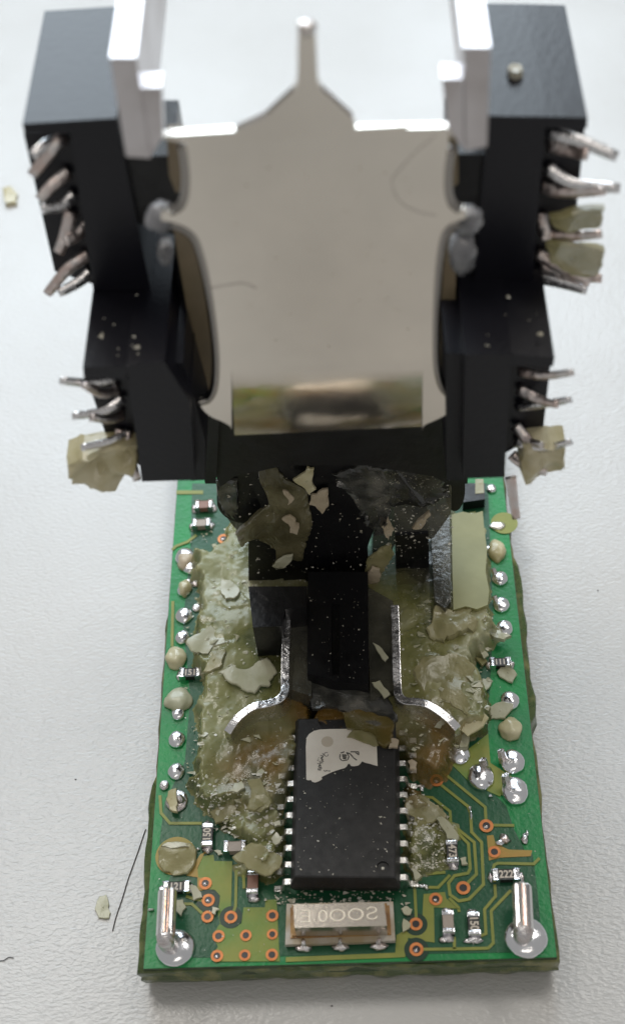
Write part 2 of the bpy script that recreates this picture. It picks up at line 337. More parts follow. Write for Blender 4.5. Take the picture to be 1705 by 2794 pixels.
RES = [  # outline in px, reference height, fracture amplitude, wall width
 ([(500, 1490), (560, 1500), (600, 1420), (700, 1400), (860, 1400), (860, 1960), (815, 2000), (805, 2090), (770, 2160), (735, 2195), (690, 2215), (600, 2200), (520, 2170), (505, 2100), (530, 2010), (525, 1900), (545, 1850), (510, 1800), (540, 1700), (520, 1600)], .20, .003, .07),
 ([(850, 1380), (1330, 1385), (1338, 1620), (1350, 1730), (1300, 1760), (1285, 1810), (1335, 1850), (1345, 1920), (1310, 1990), (1260, 2005), (1215, 2095), (1170, 2128), (1120, 2122), (1095, 2060), (1060, 2040), (1000, 2030), (850, 1980)], .22, .004, .07),
 (cr('A', [(440, -60), (640, -80), (980, -100), (1060, -20), (1060, 200), (1080, 560), (1040, 620), (960, 600), (930, 560), (780, 520), (720, 480), (860, 370), (600, 300), (560, 180), (500, 100)]), .075, .045, .05),
 (cr('B', [(390, -10), (560, 60), (640, 110), (700, 200), (770, 300), (770, 360), (690, 370), (690, 540), (560, 580), (470, 640), (440, 520), (450, 300), (400, 100)]), .075, .04, .05),
 ([(445, 2215), (470, 2215), (480, 2205), (540, 2190), (590, 2230), (560, 2160), (470, 2130)], .0, .0, .05),
]
gx, gy = np.meshgrid(np.arange(-1.42, 1.42, .0125), np.arange(.02, 4.9, .0125))
def height(x, y):
    wx = x + .05 * fbm(x, y, 5, 3); wy = y + .05 * fbm(x, y, 5, 4); H = np.full(x.shape, -.05)
    for k, (poly, h, fa, ww) in enumerate(RES[:4]):
        P = [at(a, b, h * .8) for a, b in poly]; d = sdf(wx, wy, P) + .02 * fbm(x, y, 18, 8)
        r = np.random.RandomState(40 + k); S = r.rand(420, 2) * [2.9, 4.9] - [1.45, 0]; off = r.randn(420); tl = r.randn(420, 2)
        best = np.full(x.shape, 1e9); idx = np.zeros(x.shape, int)
        for i in range(len(S)):
            q = (wx - S[i, 0]) ** 2 + (wy - S[i, 1]) ** 2; mk = q < best; best = np.where(mk, q, best); idx = np.where(mk, i, idx)
        fr = off[idx] * fa + ((x - S[idx, 0]) * tl[idx, 0] + (y - S[idx, 1]) * tl[idx, 1]) * fa * 5
        t = np.clip(d / ww, 0, 1); t = t * t * (3 - 2 * t)
        hh = (h + .028 * fbm(x, y, 2.2, 21 + k, 3) + .003 * fbm(x, y, 22, 5) + fr) * t
        hh = np.where(d > -.01, np.maximum(hh, .012 * np.clip(d / .03, -1, 1) + .008), -.05)
        H = np.maximum(H, hh)
    return H
HG = height(gx, gy)
def H(x, y):
    i = int(round((y - .02) / .0125)); j = int(round((x + 1.42) / .0125))
    if 0 <= i < HG.shape[0] and 0 <= j < HG.shape[1]: return max(0.014, float(HG[i, j]))
    return 0.
def onres(x, y, lift=0.):
    z = .15
    for _ in range(6): p = at(x, y, z); z = .5 * z + .5 * (H(p.x, p.y) + lift)
    return at(x, y, z)
def heightmesh(name, sel, mt, parent):
    ok = (HG > 0) & sel; idx = -np.ones(HG.shape, int); need = np.zeros(HG.shape, bool); cells = np.argwhere(ok[:-1, :-1] | ok[1:, :-1] | ok[:-1, 1:] | ok[1:, 1:])
    vs = []; fs = []
    for i, j in cells:
        if not sel[i, j]: continue
        q = []
        for a, b in ((i, j), (i, j + 1), (i + 1, j + 1), (i + 1, j)):
            if idx[a, b] < 0: idx[a, b] = len(vs); vs.append((gx[a, b], gy[a, b], max(HG[a, b], -.003)))
            q.append(int(idx[a, b]))
        fs.append(q)
    me = bpy.data.meshes.new(name); me.from_pydata(vs, [], fs); return link(name, me, mt, parent, True)
amb = fbm(gx, gy, 1.3, 77)
pA = at(700, 2080, .2); pB = at(1165, 2060, .2); pC = at(900, 1930, .2)
da = np.minimum(np.minimum(np.hypot((gx - pA.x) / 1., (gy - pA.y) / .8), np.hypot(gx - pB.x, gy - pB.y)), np.hypot(gx - pC.x, gy - pC.y) * 1.3) + .12 * amb
up_ = gy > 3.05 + .1 * amb
def attr_mix(m, name, col, a2):            # resin that turns another colour where the attribute says so
    nt = m.node_tree; L = nt.links; p = nt.nodes['Principled BSDF']; at_ = nt.nodes.new('ShaderNodeAttribute'); at_.attribute_name = name
    mx = nt.nodes.new('ShaderNodeMix'); mx.data_type = 'RGBA'; src = p.inputs['Base Color'].links[0].from_socket
    tc = nt.nodes.new('ShaderNodeTexCoord'); n = nt.nodes.new('ShaderNodeTexNoise'); n.inputs['Scale'].default_value = 3.4; L.new(tc.outputs['Object'], n.inputs['Vector'])
    r = nt.nodes.new('ShaderNodeValToRGB'); r.color_ramp.elements[0].position = .38; r.color_ramp.elements[1].position = .62
    r.color_ramp.elements[0].color = (*col[0], 1); r.color_ramp.elements[1].color = (*col[1], 1); L.new(n.outputs['Fac'], r.inputs[0])
    L.new(at_.outputs['Fac'], mx.inputs['Factor']); L.new(src, mx.inputs[6]); L.new(r.outputs[0], mx.inputs[7]); L.new(mx.outputs[2], p.inputs['Base Color'])
attr_mix(M_resin, 'amber', ((.15, .12, .035), (.29, .16, .035)), .7)
attr_mix(M_resin, 'smoky', ((.03, .03, .025), (.10, .095, .07)), .7)
ok_ = ~(up_ & (np.abs(gx) < .5) & (gy > 3.3))
rA = heightmesh('resin_layer', ok_, M_resin, board)
ab = np.clip((.50 - da) / .30, 0, 1); sm = np.clip((gy - 2.75 + .3 * amb) / .5, 0, 1) * np.clip((.95 - np.abs(gx - .05) + .1 * amb) / .3, 0, 1)
for nm, A_ in (('amber', ab), ('smoky', sm)):
    t_ = rA.data.attributes.new(nm, 'FLOAT', 'POINT')
    for k_, v in enumerate(rA.data.vertices):
        t_.data[k_].value = float(A_[int(round((v.co.y - .02) / .0125)), int(round((v.co.x + 1.42) / .0125))])

# smooth olive slab, right
bm = bmesh.new(); P = [at(*q, .26) for q in [(1231, 1404), (1262, 1396), (1290, 1402), (1316, 1394), (1320, 1440), (1328, 1500), (1324, 1560), (1334, 1610), (1330, 1650), (1300, 1662), (1270, 1654), (1236, 1664), (1233, 1540)]]
prism(bm, P, 0.0); obj('resin_slab', bm, M_slab, board, bevel=.012)
bm = bmesh.new(); prism(bm, [at(*q, .3) for q in [(1172, 1385), (1225, 1365), (1230, 1640), (1215, 1660), (1185, 1640)]], .0)
obj('resin_slab', bm, M_resin3, board, bevel=.02, smooth=False)

# solder joints along both sides
def joint(x, y, r, mt=M_solder, tall=.45, pin=None, sy=1.1, z=.012):
    c = at(x, y, .03); R = cm(r, y); s = x + y
    bm = bmesh.new(); blob(bm, (c.x, c.y, z), R, R * sy, R * tall * 1.4, seed=s, amp=.05, seg=20, rings=12)
    o = obj('solder_joint', bm, mt, board, True)
    if pin:
        dx, dy, h = pin
        bm = bmesh.new(); b = Vector((c.x + dx * R, c.y + dy * R, 0.02)); a = s
        tube(bm, [b, b + Vector((-.01, .01, h * .6)), b + Vector((-.02, .03, h))], [R * .42, R * .38, R * .3], 6, .7)
        obj('pin_end', bm, M_duls, o, bevel=.004)
    return o
for x, y, r in [(505, 1516, 27), (517, 1546, 20), (502, 1607, 20), (502, 1677, 24), (536, 1655, 13), (498, 1736, 21), (486, 1945, 19), (482, 2015, 24), (480, 2103, 24), (448, 2140, 14), (553, 1684, 12), (590, 1620, 12), (512, 1585, 10), (533, 1588, 12)]:
    joint(x, y, r, M_solder if r > 15 else M_duls)
joint(482, 2183, 31, M_duls, .25, (.45, -.15, .05))
for x, y, r, pn in [(1351, 1503, 22, None), (1363, 1575, 22, (-.5, .4, .06)), (1367, 1647, 23, (-.5, .2, .06)), (1376, 1711, 23, None), (1390, 1909, 27, None), (1398, 2076, 34, (-.75, .1, .11)), (1404, 2156, 38, (-.5, .3, .14)), (1311, 2118, 37, (.35, .5, .12)), (1254, 2056, 28, (-.3, 0, .06)), (1340, 1330, 14, None), (1333, 1495, 12, None)]:
    joint(x, y, r, M_solder, .4, pn)
# ring pad top right
c = at(1375, 1427, .012); bm = bmesh.new(); disc(bm, c, cm(36, 1427), .0125, 30); obj('test_pad', bm, M_trace, board)
bm = bmesh.new(); blob(bm, (c.x - .06, c.y - .03, .012), .07, .045, .02, seed=3); obj('solder_joint', bm, M_lead, board, True)
# odd solder spots where parts were torn off
for x, y, rx, ry, mt in [(1376, 2288, 15, 14, M_copper), (1363, 2300, 13, 8, M_solder), (1430, 2290, 10, 16, M_duls), (1437, 2275, 5, 10, M_solder), (1284, 2222, 4, 16, M_solder), (1281, 2206, 4, 6, M_copper), (1210, 2565, 14, 9, M_duls), (1292, 2567, 24, 9, M_duls), (1337, 2174, 7, 3, M_solder), (1152, 2418, 16, 6, M_solder), (1163, 2422, 6, 7, M_lead), (1142, 2146, 14, 5, M_lead), (1150, 2152, 6, 10, M_solder), (457, 2413, 10, 9, M_solder), (413, 2483, 9, 3, M_lead), (541, 2318, 5, 4, M_lead), (694, 2455, 15, 8, M_duls)]:
    c = at(x, y, .012); bm = bmesh.new(); blob(bm, (c.x, c.y, .012), cm(rx, y), cm(ry, y), .02, seed=x, amp=.3); obj('solder_spot', bm, mt, board, True)

# two fat header posts at the front corners
def post(bx, by, tx, ty, rpx, jx, jy, jr):
    R0 = cm(rpx, by); bm = bmesh.new(); c = at(jx, jy, .02); R = cm(jr, jy)
    blob(bm, (c.x, c.y, .012), R, R * .95, R * .42, seed=jx, amp=.02, seg=32, rings=14); j = obj('solder_joint', bm, M_solder, board, True)
    b = at(bx, by, .25); T = at(tx, ty, .22); d = (T - b); fx = d.cross(Vector((0, 0, 1))).normalized(); fy = fx.cross(d.normalized()); n = 8; cols = []
    p = empty_part('header_post', board)
    # fluted rod: three segments of flats with grooves between them
    bm = bmesh.new(); bm2 = bmesh.new(); seg = 24
    for B, lo, hi in ((bm, 0, 1),):
        rs = []
        for t, k in [(0, .96), (.03, 1), (.96, 1), (1., .9)]:
            ring = []
            for s in range(seg):
                a = 2 * math.pi * s / seg; g = .78 if s % 4 == 0 else 1.0
                ring.append(B.verts.new(b + d * t + (fx * math.cos(a) + fy * math.sin(a)) * R0 * k * g))
            rs.append(ring)
        for u, v in zip(rs, rs[1:]):
            for s in range(seg): B.faces.new((u[s], u[(s + 1) % seg], v[(s + 1) % seg], v[s]))
        B.faces.new(rs[-1]); B.faces.new(rs[0][::-1])
    rod = obj('header_post', bm, M_pinrod, board); bpy.data.objects.remove(p)
    bm = bmesh.new()
    for q, wd in ((-.02, .11), (.28, .05)):
        v = fx * R0 * q + fy * R0 * .93 * (1 if fy.z > 0 else -1); tube(bm, [b + v + d * .02, b + v + d * .5, b + v * .99 + d * .94], R0 * wd, 6)
    obj('copper_stripe', bm, M_rodcu, rod)
    bm = bmesh.new(); e = Vector((b.x, c.y + .02, 0)); tube(bm, smoothpath([e, e.lerp(b, .35) + Vector((0, -.02, .02)), b + Vector((0, -.012, -.01)), b + d * .1], 4), R0 * .93, 20, up=Vector((1, 0, 0)))
    obj('shank', bm, M_duls, rod, True)
def empty_part(n, par): o = bpy.data.objects.new(n, None); C.objects.link(o); o.parent = par; return o
post(452, 2556, 458, 2430, 26, 478, 2585, 56)
post(1428, 2540, 1422, 2417, 27, 1434, 2557, 60)

# ------------------------------------------------------------------ small surface-mount parts
def smd(name, label, cat, x, y, lpx, wpx, vert, body, text=None, h=.045, group='chip resistors and capacitors on the board', z0=.016, tilt=0, trot=None, term=M_solder, fillet=True):
    c = at(x, y, z0 + h); l = cm(lpx, y) * (1.09 if vert else 1); wd = cm(wpx, y) * (1 if vert else 1.05)
    root = empty(name, label=label, cat=cat, group=group)
    ang = (math.pi / 2 if vert else 0) + tilt; Mx = Matrix.Translation((c.x, c.y, z0)) @ Matrix.Rotation(ang, 4, 'Z')
    def part(nm, lo, hi, mt, bev=.005):
        bm = bmesh.new(); box(bm, lo, hi); bmesh.ops.transform(bm, matrix=Mx, verts=bm.verts); return obj(nm, bm, mt, root, bevel=bev)
    t = l * .2
    part('body', (-l / 2 + t, -wd / 2, 0), (l / 2 - t, wd / 2, h), body, .003)
    for s in (-1, 1):
        a, b = sorted((s * l / 2, s * (l / 2 - t - .001)))
        part('terminal', (a, -wd / 2 - .003, -.004), (b, wd / 2 + .003, h + .004), term, .009)
    if fillet:
        for s in (-1, 1):
            bm = bmesh.new(); q = Mx @ Vector((s * (l / 2 + .012), 0, 0)); blob(bm, (q.x, q.y, 0), (.03 if not vert else wd * .55), (wd * .55 if not vert else .035), .035, seed=x + s, amp=.25); obj('solder_fillet', bm, M_duls, root, True)
    if text:
        rot = trot if trot is not None else 0
        textobj(text, wd * (1.0 if len(text) > 2 else 1.2), .0006, M_print, Matrix.Translation((c.x, c.y, z0 + h + .001)) @ Matrix.Rotation(tilt + rot, 4, 'Z') @ Matrix.Scale(.88, 4, (1, 0, 0)), 'marking', root, .002)
    return root
hp = math.pi / 2
smd('resistor', 'upright black chip resistor marked 150 left of the beige capacitor, below a thin trace', 'resistor', 566, 2277, 60, 29, True, M_res, '150', trot=hp)
smd('resistor', 'black chip resistor marked 473 with a pale resin chip against its upper end', 'resistor', 1233, 2322, 58, 29, True, M_res, '473', trot=-hp)
smd('resistor', 'black chip resistor marked 222 lying crosswise just above the right header post', 'resistor', 1380, 2386, 70, 28, False, M_res, '222')
smd('resistor', 'upright black chip resistor marked 150 between the grey capacitor and the right header post', 'resistor', 1292, 2519, 58, 31, True, M_res, '150', trot=-hp)
smd('resistor', 'small resistor marked 121 lying crosswise behind the top of the left header post', 'resistor', 481, 2419, 72, 27, False, M_res, '121')
smd('resistor', 'dark resistor half under resin at the left board edge beside yellow lumps', 'resistor', 519, 1835, 54, 25, False, M_res, '151')
smd('resistor', 'dark resistor at the right board edge among pale flakes', 'resistor', 1364, 1806, 52, 22, False, M_res, '111')
smd('capacitor', 'beige grey chip capacitor lying crosswise, one end under olive resin', 'capacitor', 640, 2309, 60, 27, False, M_cap, h=.06, fillet=False)
smd('capacitor', 'reddish brown chip capacitor with silver ends left of the black chip corner', 'capacitor', 689, 2406, 58, 29, True, M_capb, h=.06)
smd('capacitor', 'grey chip capacitor standing lengthwise right of the crystal in a yellow green copper area', 'capacitor', 1222, 2514, 56, 29, True, M_cap, h=.06)
smd('capacitor', 'small grey chip capacitor near the far left corner of the board', 'capacitor', 549, 1426, 46, 22, False, M_cap, h=.05)
smd('capacitor', 'dark chip capacitor at the far left corner beneath the overhanging black block', 'capacitor', 556, 1376, 46, 24, False, M_capb, h=.05, term=M_duls)
# small block far right
bm = bmesh.new(); P = [at(*q, .12) for q in [(1262, 1318), (1322, 1318), (1322, 1362), (1262, 1370)]]; prism(bm, P, .01)
sb = tag(obj('diode', bm, M_black, bevel=.01), 'small black diode with a beige end mark at the far right of the board', 'diode')
bm = bmesh.new(); prism(bm, [at(*q, .123) for q in [(1296, 1306), (1318, 1306), (1320, 1345), (1296, 1347)]], .1215); obj('end_mark', bm, M_flk3, sb)

# ------------------------------------------------------------------ the big chip
chip = empty('chip', label='large black twenty pin chip with a torn white sticker on its far end', cat='chip')
tl, tr, br, bl = [at(*q, .25) for q in ((815, 1962), (1076, 1956), (1077, 2393), (803, 2391))]
def ringpts(e, z): return [tl + Vector((-e, e, z - .25)), tr + Vector((e, e, z - .25)), br + Vector((e, -e, z - .25)), bl + Vector((-e, -e, z - .25))]
bm = bmesh.new(); rs = [[bm.verts.new(p) for p in ringpts(e, z)] for e, z in ((-.006, .25), (.004, .243), (.035, .15), (.035, .135), (.012, .035))]
for a, b in zip(rs, rs[1:]):
    for i in range(4): bm.faces.new((a[i], a[(i + 1) % 4], b[(i + 1) % 4], b[i]))
bm.faces.new(rs[0]); bm.faces.new(rs[-1][::-1])
body = obj('body', bm, M_chip, chip)
cb = bmesh.new(); q = at(905, 1950, .25); bmesh.ops.create_cone(cb, cap_ends=True, segments=40, radius1=.105, radius2=.105, depth=.2); bmesh.ops.translate(cb, verts=cb.verts, vec=(q.x, tl.y - .005, .29)); cut(body, cb)
cb = bmesh.new(); q = at(1044, 2366, .25); bmesh.ops.create_cone(cb, cap_ends=True, segments=30, radius1=.042, radius2=.05, depth=.06); bmesh.ops.translate(cb, verts=cb.verts, vec=(q.x, q.y, .264)); cut(body, cb)
bm = bmesh.new(); blob(bm, (q.x + .0, q.y - .005, .238), .012, .012, .008); obj('glint_bead', bm, M_crumb, body, True)
yb = at(775, 2407, .14).y
for side in (-1, 1):
    for k in range(10):
        Yk = yb + .127 * k + (.006 if side > 0 else 0); t = (Yk - bl.y) / (tl.y - bl.y)
        x0 = (bl.x + (tl.x - bl.x) * t if side < 0 else br.x + (tr.x - br.x) * t) + side * .03
        bm = bmesh.new(); prof = [(0, .15), (.045, .15), (.06, .135), (.075, .04), (.085, .03), (.13, .026)]; th = .018; hwid = .021
        rr = []
        for i, (dx, z) in enumerate(prof):
            nx = [0, 0, .7, 1, .6, 0][i]; nz = [1, 1, .7, .2, .6, 1][i]
            rr.append([bm.verts.new((x0 + side * (dx - a * th * nx), Yk + b * hwid, z - a * th * nz)) for a, b in ((0, -1), (0, 1), (1, 1), (1, -1))])
        for u, v in zip(rr, rr[1:]):
            for i in range(4): bm.faces.new((u[i], u[(i + 1) % 4], v[(i + 1) % 4], v[i]))
        bm.faces.new(rr[0][::-1]); bm.faces.new(rr[-1]); obj('lead', bm, M_lead, chip, bevel=.003, seg=1)
# torn sticker
SP = cr('s3', [(404, 420), (410, 340), (430, 310), (470, 283), (520, 272), (600, 268), (760, 266), (850, 262), (975, 262), (985, 400), (992, 570), (960, 562), (930, 552), (890, 543), (865, 532), (852, 550), (835, 566), (800, 572), (775, 570), (762, 552), (750, 553), (738, 575), (720, 588), (690, 596), (640, 612), (600, 628), (565, 645), (538, 658), (532, 668), (540, 676), (522, 690), (500, 700), (478, 706), (455, 698), (445, 685), (425, 688), (408, 682), (407, 560)])
bm = bmesh.new(); prism(bm, [at(*q, .2555) for q in SP], .2505); st = obj('sticker', bm, M_stick, chip)
def ink(nm, pts, mt=M_ink, z=.2562, n=True):
    bm = bmesh.new()
    for p in pts: prism(bm, [at(*q, z) for q in cr('s3', p)], z - .0006)
    return obj(nm, bm, mt, st)
ink('stain', [[(580 + 50 * math.cos(a), 372 + 44 * math.sin(a)) for a in [k * .45 for k in range(14)]]], M_stain)
def stroke(a, b, w=4):
    d = Vector((b[0] - a[0], b[1] - a[1])).normalized(); n = (-d.y * w, d.x * w); return [(a[0] + n[0], a[1] + n[1]), (b[0] + n[0], b[1] + n[1]), (b[0] - n[0], b[1] - n[1]), (a[0] - n[0], a[1] - n[1])]
S = []
for a, b in [((690, 465), (720, 455)), ((685, 475), (682, 505)), ((682, 508), (700, 528)), ((702, 528), (745, 522)), ((748, 520), (758, 490)), ((756, 488), (740, 465)), ((735, 462), (765, 470)), ((765, 470), (800, 510)), ((800, 508), (822, 524)), ((770, 455), (838, 455)), ((836, 455), (838, 482)), ((810, 460), (836, 478)), ((700, 480), (740, 485)), ((702, 492), (738, 500)), ((705, 505), (735, 512)), ((712, 472), (716, 515)), ((728, 474), (730, 515))]: S.append(stroke(a, b, 4.5))
rs_ = random.Random(5)
for k in range(26):
    y = 475 + k * 5.2; x = 545 - k * 1.2 + rs_.uniform(-10, 10); a = rs_.uniform(-.9, 1.4); l = rs_.uniform(6, 13); S.append(stroke((x - l * math.cos(a), y - l * math.sin(a)), (x + l * math.cos(a), y + l * math.sin(a)), 2.6))
for k in range(10): 
    a0 = k * .55; S.append(stroke((572 + 17 * math.cos(a0), 476 + 16 * math.sin(a0)), (572 + 17 * math.cos(a0 + .4), 476 + 16 * math.sin(a0 + .4)), 3))
for k in range(6): S.append(stroke((550 + k * 9, 612 + rs_.uniform(-6, 4)), (558 + k * 9, 612 + rs_.uniform(-6, 4)), 3.2))
for k in range(9): S.append(stroke((505 + rs_.uniform(-10, 14), 500 + k * 12), (512 + rs_.uniform(-6, 14), 506 + k * 12), 2.5))
ink('printing', S)

# ------------------------------------------------------------------ crystal
xt = empty('crystal', label='silver crystal can with stamped characters on a white base in front of the chip', cat='crystal')
bm = bmesh.new(); prism(bm, [at(*q, .06) for q in ((782, 2466), (1072, 2460), (1078, 2566), (778, 2577))], .014); obj('ceramic_base', bm, M_white, xt, bevel=.012)
bm = bmesh.new(); prism(bm, [at(*q, .07) for q in ((792, 2476), (1062, 2470), (1067, 2550), (792, 2560))], .05); obj('flux_fillet', bm, M_flux, xt, bevel=.006)
bm = bmesh.new(); prism(bm, [at(*q, .235) for q in ((800, 2468), (1048, 2462), (1055, 2526), (804, 2532))], .06); can = obj('can', bm, M_can, xt, bevel=.034, seg=5)
for pl in can.data.polygons: pl.use_smooth = pl.area < .02
bm = bmesh.new(); prism(bm, [at(*q, .085) for q in ((796, 2470), (1055, 2464), (1060, 2546), (798, 2553))], .07); obj('can_flange', bm, M_flux, xt, bevel=.005)
q = at(925, 2499, .236); textobj('Ǝ.0OOƧ', .125, .003, M_emb, Matrix.Translation((q.x, q.y, .2355)) @ Matrix.Rotation(.022, 4, 'Z') @ Matrix.Scale(1.22, 4, (1, 0, 0)), 'stamping', xt, -.002)
for i, x in enumerate((829, 929, 1034)):
    c = at(x, 2588 - i * 2, .014); bm = bmesh.new(); blob(bm, (c.x, c.y, .012), .06, .028, .03, seed=i + 2, amp=.2, seg=20, rings=10); blob(bm, (c.x, c.y + .03, .03), .022, .03, .04, seed=i + 5, amp=.2, seg=14); obj('solder_foot', bm, M_duls, xt, True)

# ------------------------------------------------------------------ black post with its two metal springs, rising out of the resin
stem = empty('plastic_post', label='black plastic post rising from the resin between two bent metal springs', cat='plastic post')
bm = bmesh.new(); prism(bm, [at(*q, .42) for q in ((840, 1560), (1003, 1560), (1005, 1868), (930, 1862), (838, 1840))], .1); o = obj('tongue', bm, M_black, stem, bevel=.015)
cb = bmesh.new(); prism(cb, [at(*q, .45) for q in ((903, 1640), (926, 1640), (926, 1836), (905, 1836))], .36); cut(o, cb)
bm = bmesh.new(); prism(bm, [at(*q, .26) for q in ((843, 1838), (874, 1840), (876, 1926), (846, 1930))], .1); obj('peg', bm, M_black, stem, bevel=.008)
bm = bmesh.new(); prism(bm, [at(*q, .33) for q in ((770, 1600), (850, 1600), (850, 1900), (790, 1880))], .1); obj('shoulder', bm, M_resin3, stem, bevel=.02)
bm = bmesh.new(); prism(bm, [at(*q, .33) for q in ((1000, 1600), (1072, 1640), (1074, 1880), (1010, 1910))], .1); obj('shoulder', bm, M_resin3, stem, bevel=.02)
bm = bmesh.new(); prism(bm, [at(*q, .6) for q in ((678, 1600), (835, 1600), (835, 1655), (778, 1662), (770, 1708), (690, 1712))], .1); obj('foot', bm, M_black, stem, bevel=.015)
YC = 3.1
bm = frontprism([(678, 1470), (780, 1466), (784, 1640), (678, 1640)], YC + .02, .5); obj('foot', bm, M_black, stem, bevel=.015)
bm = frontprism([(1078, 1462), (1168, 1456), (1172, 1620), (1082, 1628)], YC + .05, .45); obj('foot', bm, M_black, stem, bevel=.015)
bm = frontprism([(640, 1190), (1228, 1190), (1224, 1335), (1190, 1372), (1150, 1385), (1110, 1376), (1060, 1384), (1025, 1430), (1003, 1490), (1005, 1640), (775, 1640), (772, 1480), (700, 1470), (720, 1400), (690, 1330)], YC, .5); obj('column', bm, M_black, stem, bevel=.03)
# smoky resin wall both sides of the column
bm = frontprism([(600, 1300), (775, 1280), (775, 1480), (690, 1480), (640, 1440), (610, 1400)], YC + .12, .35); obj('resin_wall', bm, M_resin3, stem, bevel=.03)
bm = frontprism([(1020, 1270), (1232, 1280), (1230, 1400), (1180, 1470), (1080, 1480), (1015, 1600)], YC + .08, .35); obj('resin_wall', bm, M_resin3, stem, bevel=.03)
def spring(pts, label, w=.064, ztop=.38):
    P = smoothpath([at(x, y, ztop + dz) for x, y, dz in pts], 6); bm = bmesh.new(); L, R = [], []
    for i, p in enumerate(P):
        t = (P[min(i + 1, len(P) - 1)] - P[max(i - 1, 0)]); t.z = 0; t.normalize(); nn = Vector((-t.y, t.x, 0)); L.append(p + nn * w / 2); R.append(p - nn * w / 2)
    dn = Vector((0, 0, -.3))
    for i in range(len(P) - 1):
        v = [bm.verts.new(q) for q in (L[i], R[i], R[i + 1], L[i + 1], L[i] + dn, R[i] + dn, R[i + 1] + dn, L[i + 1] + dn)]
        bm.faces.new(v[:4]); bm.faces.new((v[0], v[3], v[7], v[4])); bm.faces.new((v[1], v[5], v[6], v[2]))
        if i == 0: bm.faces.new((v[0], v[4], v[5], v[1]))
        if i == len(P) - 2: bm.faces.new((v[2], v[6], v[7], v[3]))
    bmesh.ops.remove_doubles(bm, verts=bm.verts, dist=.0001)
    o = obj('contact_spring', bm, M_tin, None, bevel=.006); tag(o, label, 'metal spring', 'bent contact springs')
spring([(783, 1640, .1), (781, 1700, .06), (779, 1780, .03), (778, 1850, 0), (777, 1885, 0), (762, 1907, 0), (730, 1919, 0), (695, 1926, 0), (665, 1944, -.02), (640, 1968, -.04), (620, 1998, -.08)], 'thin bent metal spring curling left out of the resin')
spring([(1076, 1650, .1), (1079, 1720, .06), (1081, 1800, .03), (1083, 1860, 0), (1087, 1895, 0), (1105, 1911, 0), (1135, 1914, 0), (1165, 1921, 0), (1195, 1938, -.02), (1225, 1962, -.04), (1249, 1987, -.08)], 'thin bent metal spring curling right out of the resin')

# ------------------------------------------------------------------ coil assembly overhead
YL, YU, YS, YB = 2.13, 2.75, 2.30, 3.72
coil = empty('relay_assembly', label='tall black relay frame holding a bright metal plate above the far board end', cat='relay')
def blk(name, px, Y, dep, mt=M_block, bev=.018, par=coil, sm=False): return obj(name, frontprism(px, Y, dep), mt, par, bevel=bev, smooth=sm)
# left block, lower step
blk('terminal_block', [(346, 1000), (450, 988), (520, 1100), (532, 1310), (388, 1314)], YL, 1.5)
blk('terminal_block', [(227, 1001), (347, 1001), (347, 1034), (230, 1034)], YL, 1.5, bev=.008)
blk('terminal_block', [(238, 1034), (400, 1034), (430, 1300), (300, 1218)], YL + .22, 1.2, bev=.008)
# left block, upper step
blk('terminal_block', [(188, 330), (318, 322), (412, 792), (256, 795)], YU, 1.05)
blk('terminal_block', [(62, 338), (190, 330), (192, 366), (68, 366)], YU, 1.05, bev=.006)
blk('terminal_block', [(66, 366), (210, 366), (300, 790), (150, 740)], YU + .2, .85, bev=.008)
# lower step's tread towards the middle
blk('terminal_block', [(430, 990), (500, 990), (560, 1200), (560, 1310), (520, 1312)], YL + .12, 1.3, bev=.01)
# right block
blk('terminal_block', [(1268, 968), (1395, 965), (1386, 1100), (1375, 1302), (1262, 1306)], YL, 1.5)
blk('terminal_block', [(1393, 966), (1512, 975), (1508, 1000), (1394, 1000)], YL, 1.5, bev=.008)
blk('terminal_block', [(1380, 1000), (1500, 1000), (1480, 1180), (1370, 1240)], YL + .22, 1.2, bev=.008)
blk('terminal_block', [(1330, 316), (1488, 318), (1450, 785), (1290, 790)], YU, 1.05)
blk('terminal_block', [(1486, 318), (1602, 321), (1600, 350), (1486, 350)], YU, 1.05, bev=.006)
blk('terminal_block', [(1440, 350), (1594, 350), (1570, 590), (1540, 640), (1480, 785), (1440, 785)], YU + .2, .85, bev=.008)
blk('terminal_block', [(1215, 965), (1270, 965), (1266, 1310), (1218, 1310)], YL + .12, 1.3, bev=.01)
# dark inner walls beside the plate
blk('side_wall', [(340, 425), (475, 425), (505, 600), (600, 1110), (590, 1320), (560, 1320), (500, 1000), (476, 640), (350, 600)], YU + .05, .5, M_black)
blk('side_wall', [(1225, 420), (1332, 420), (1330, 600), (1296, 640), (1282, 1000), (1275, 1320), (1225, 1320), (1215, 1050)], YU + .05, .5, M_black)
# bobbin behind and beneath the plate
blk('bobbin', [(500, 760), (1230, 760), (1262, 1235), (1240, 1330), (1180, 1300), (1000, 1270), (780, 1270), (640, 1300), (600, 1330), (560, 1200)], YU + .12, .8, M_black, .04)
# two round glossy flange lobes below the bobbin
for x0, x1, yt, yb_ in ((592, 752, 1240, 1428), (1212, 1268, 1200, 1395)):
    n = 16; pts = [(x0, yt), (x1, yt)] + [((x0 + x1) / 2 + (x1 - x0) / 2 * math.cos(a), yb_ - 60 + 60 * math.sin(a)) for a in [math.pi * k / n for k in range(n + 1)]]
    blk('flange_lobe', pts, YC + .1, .4, M_black, .03)
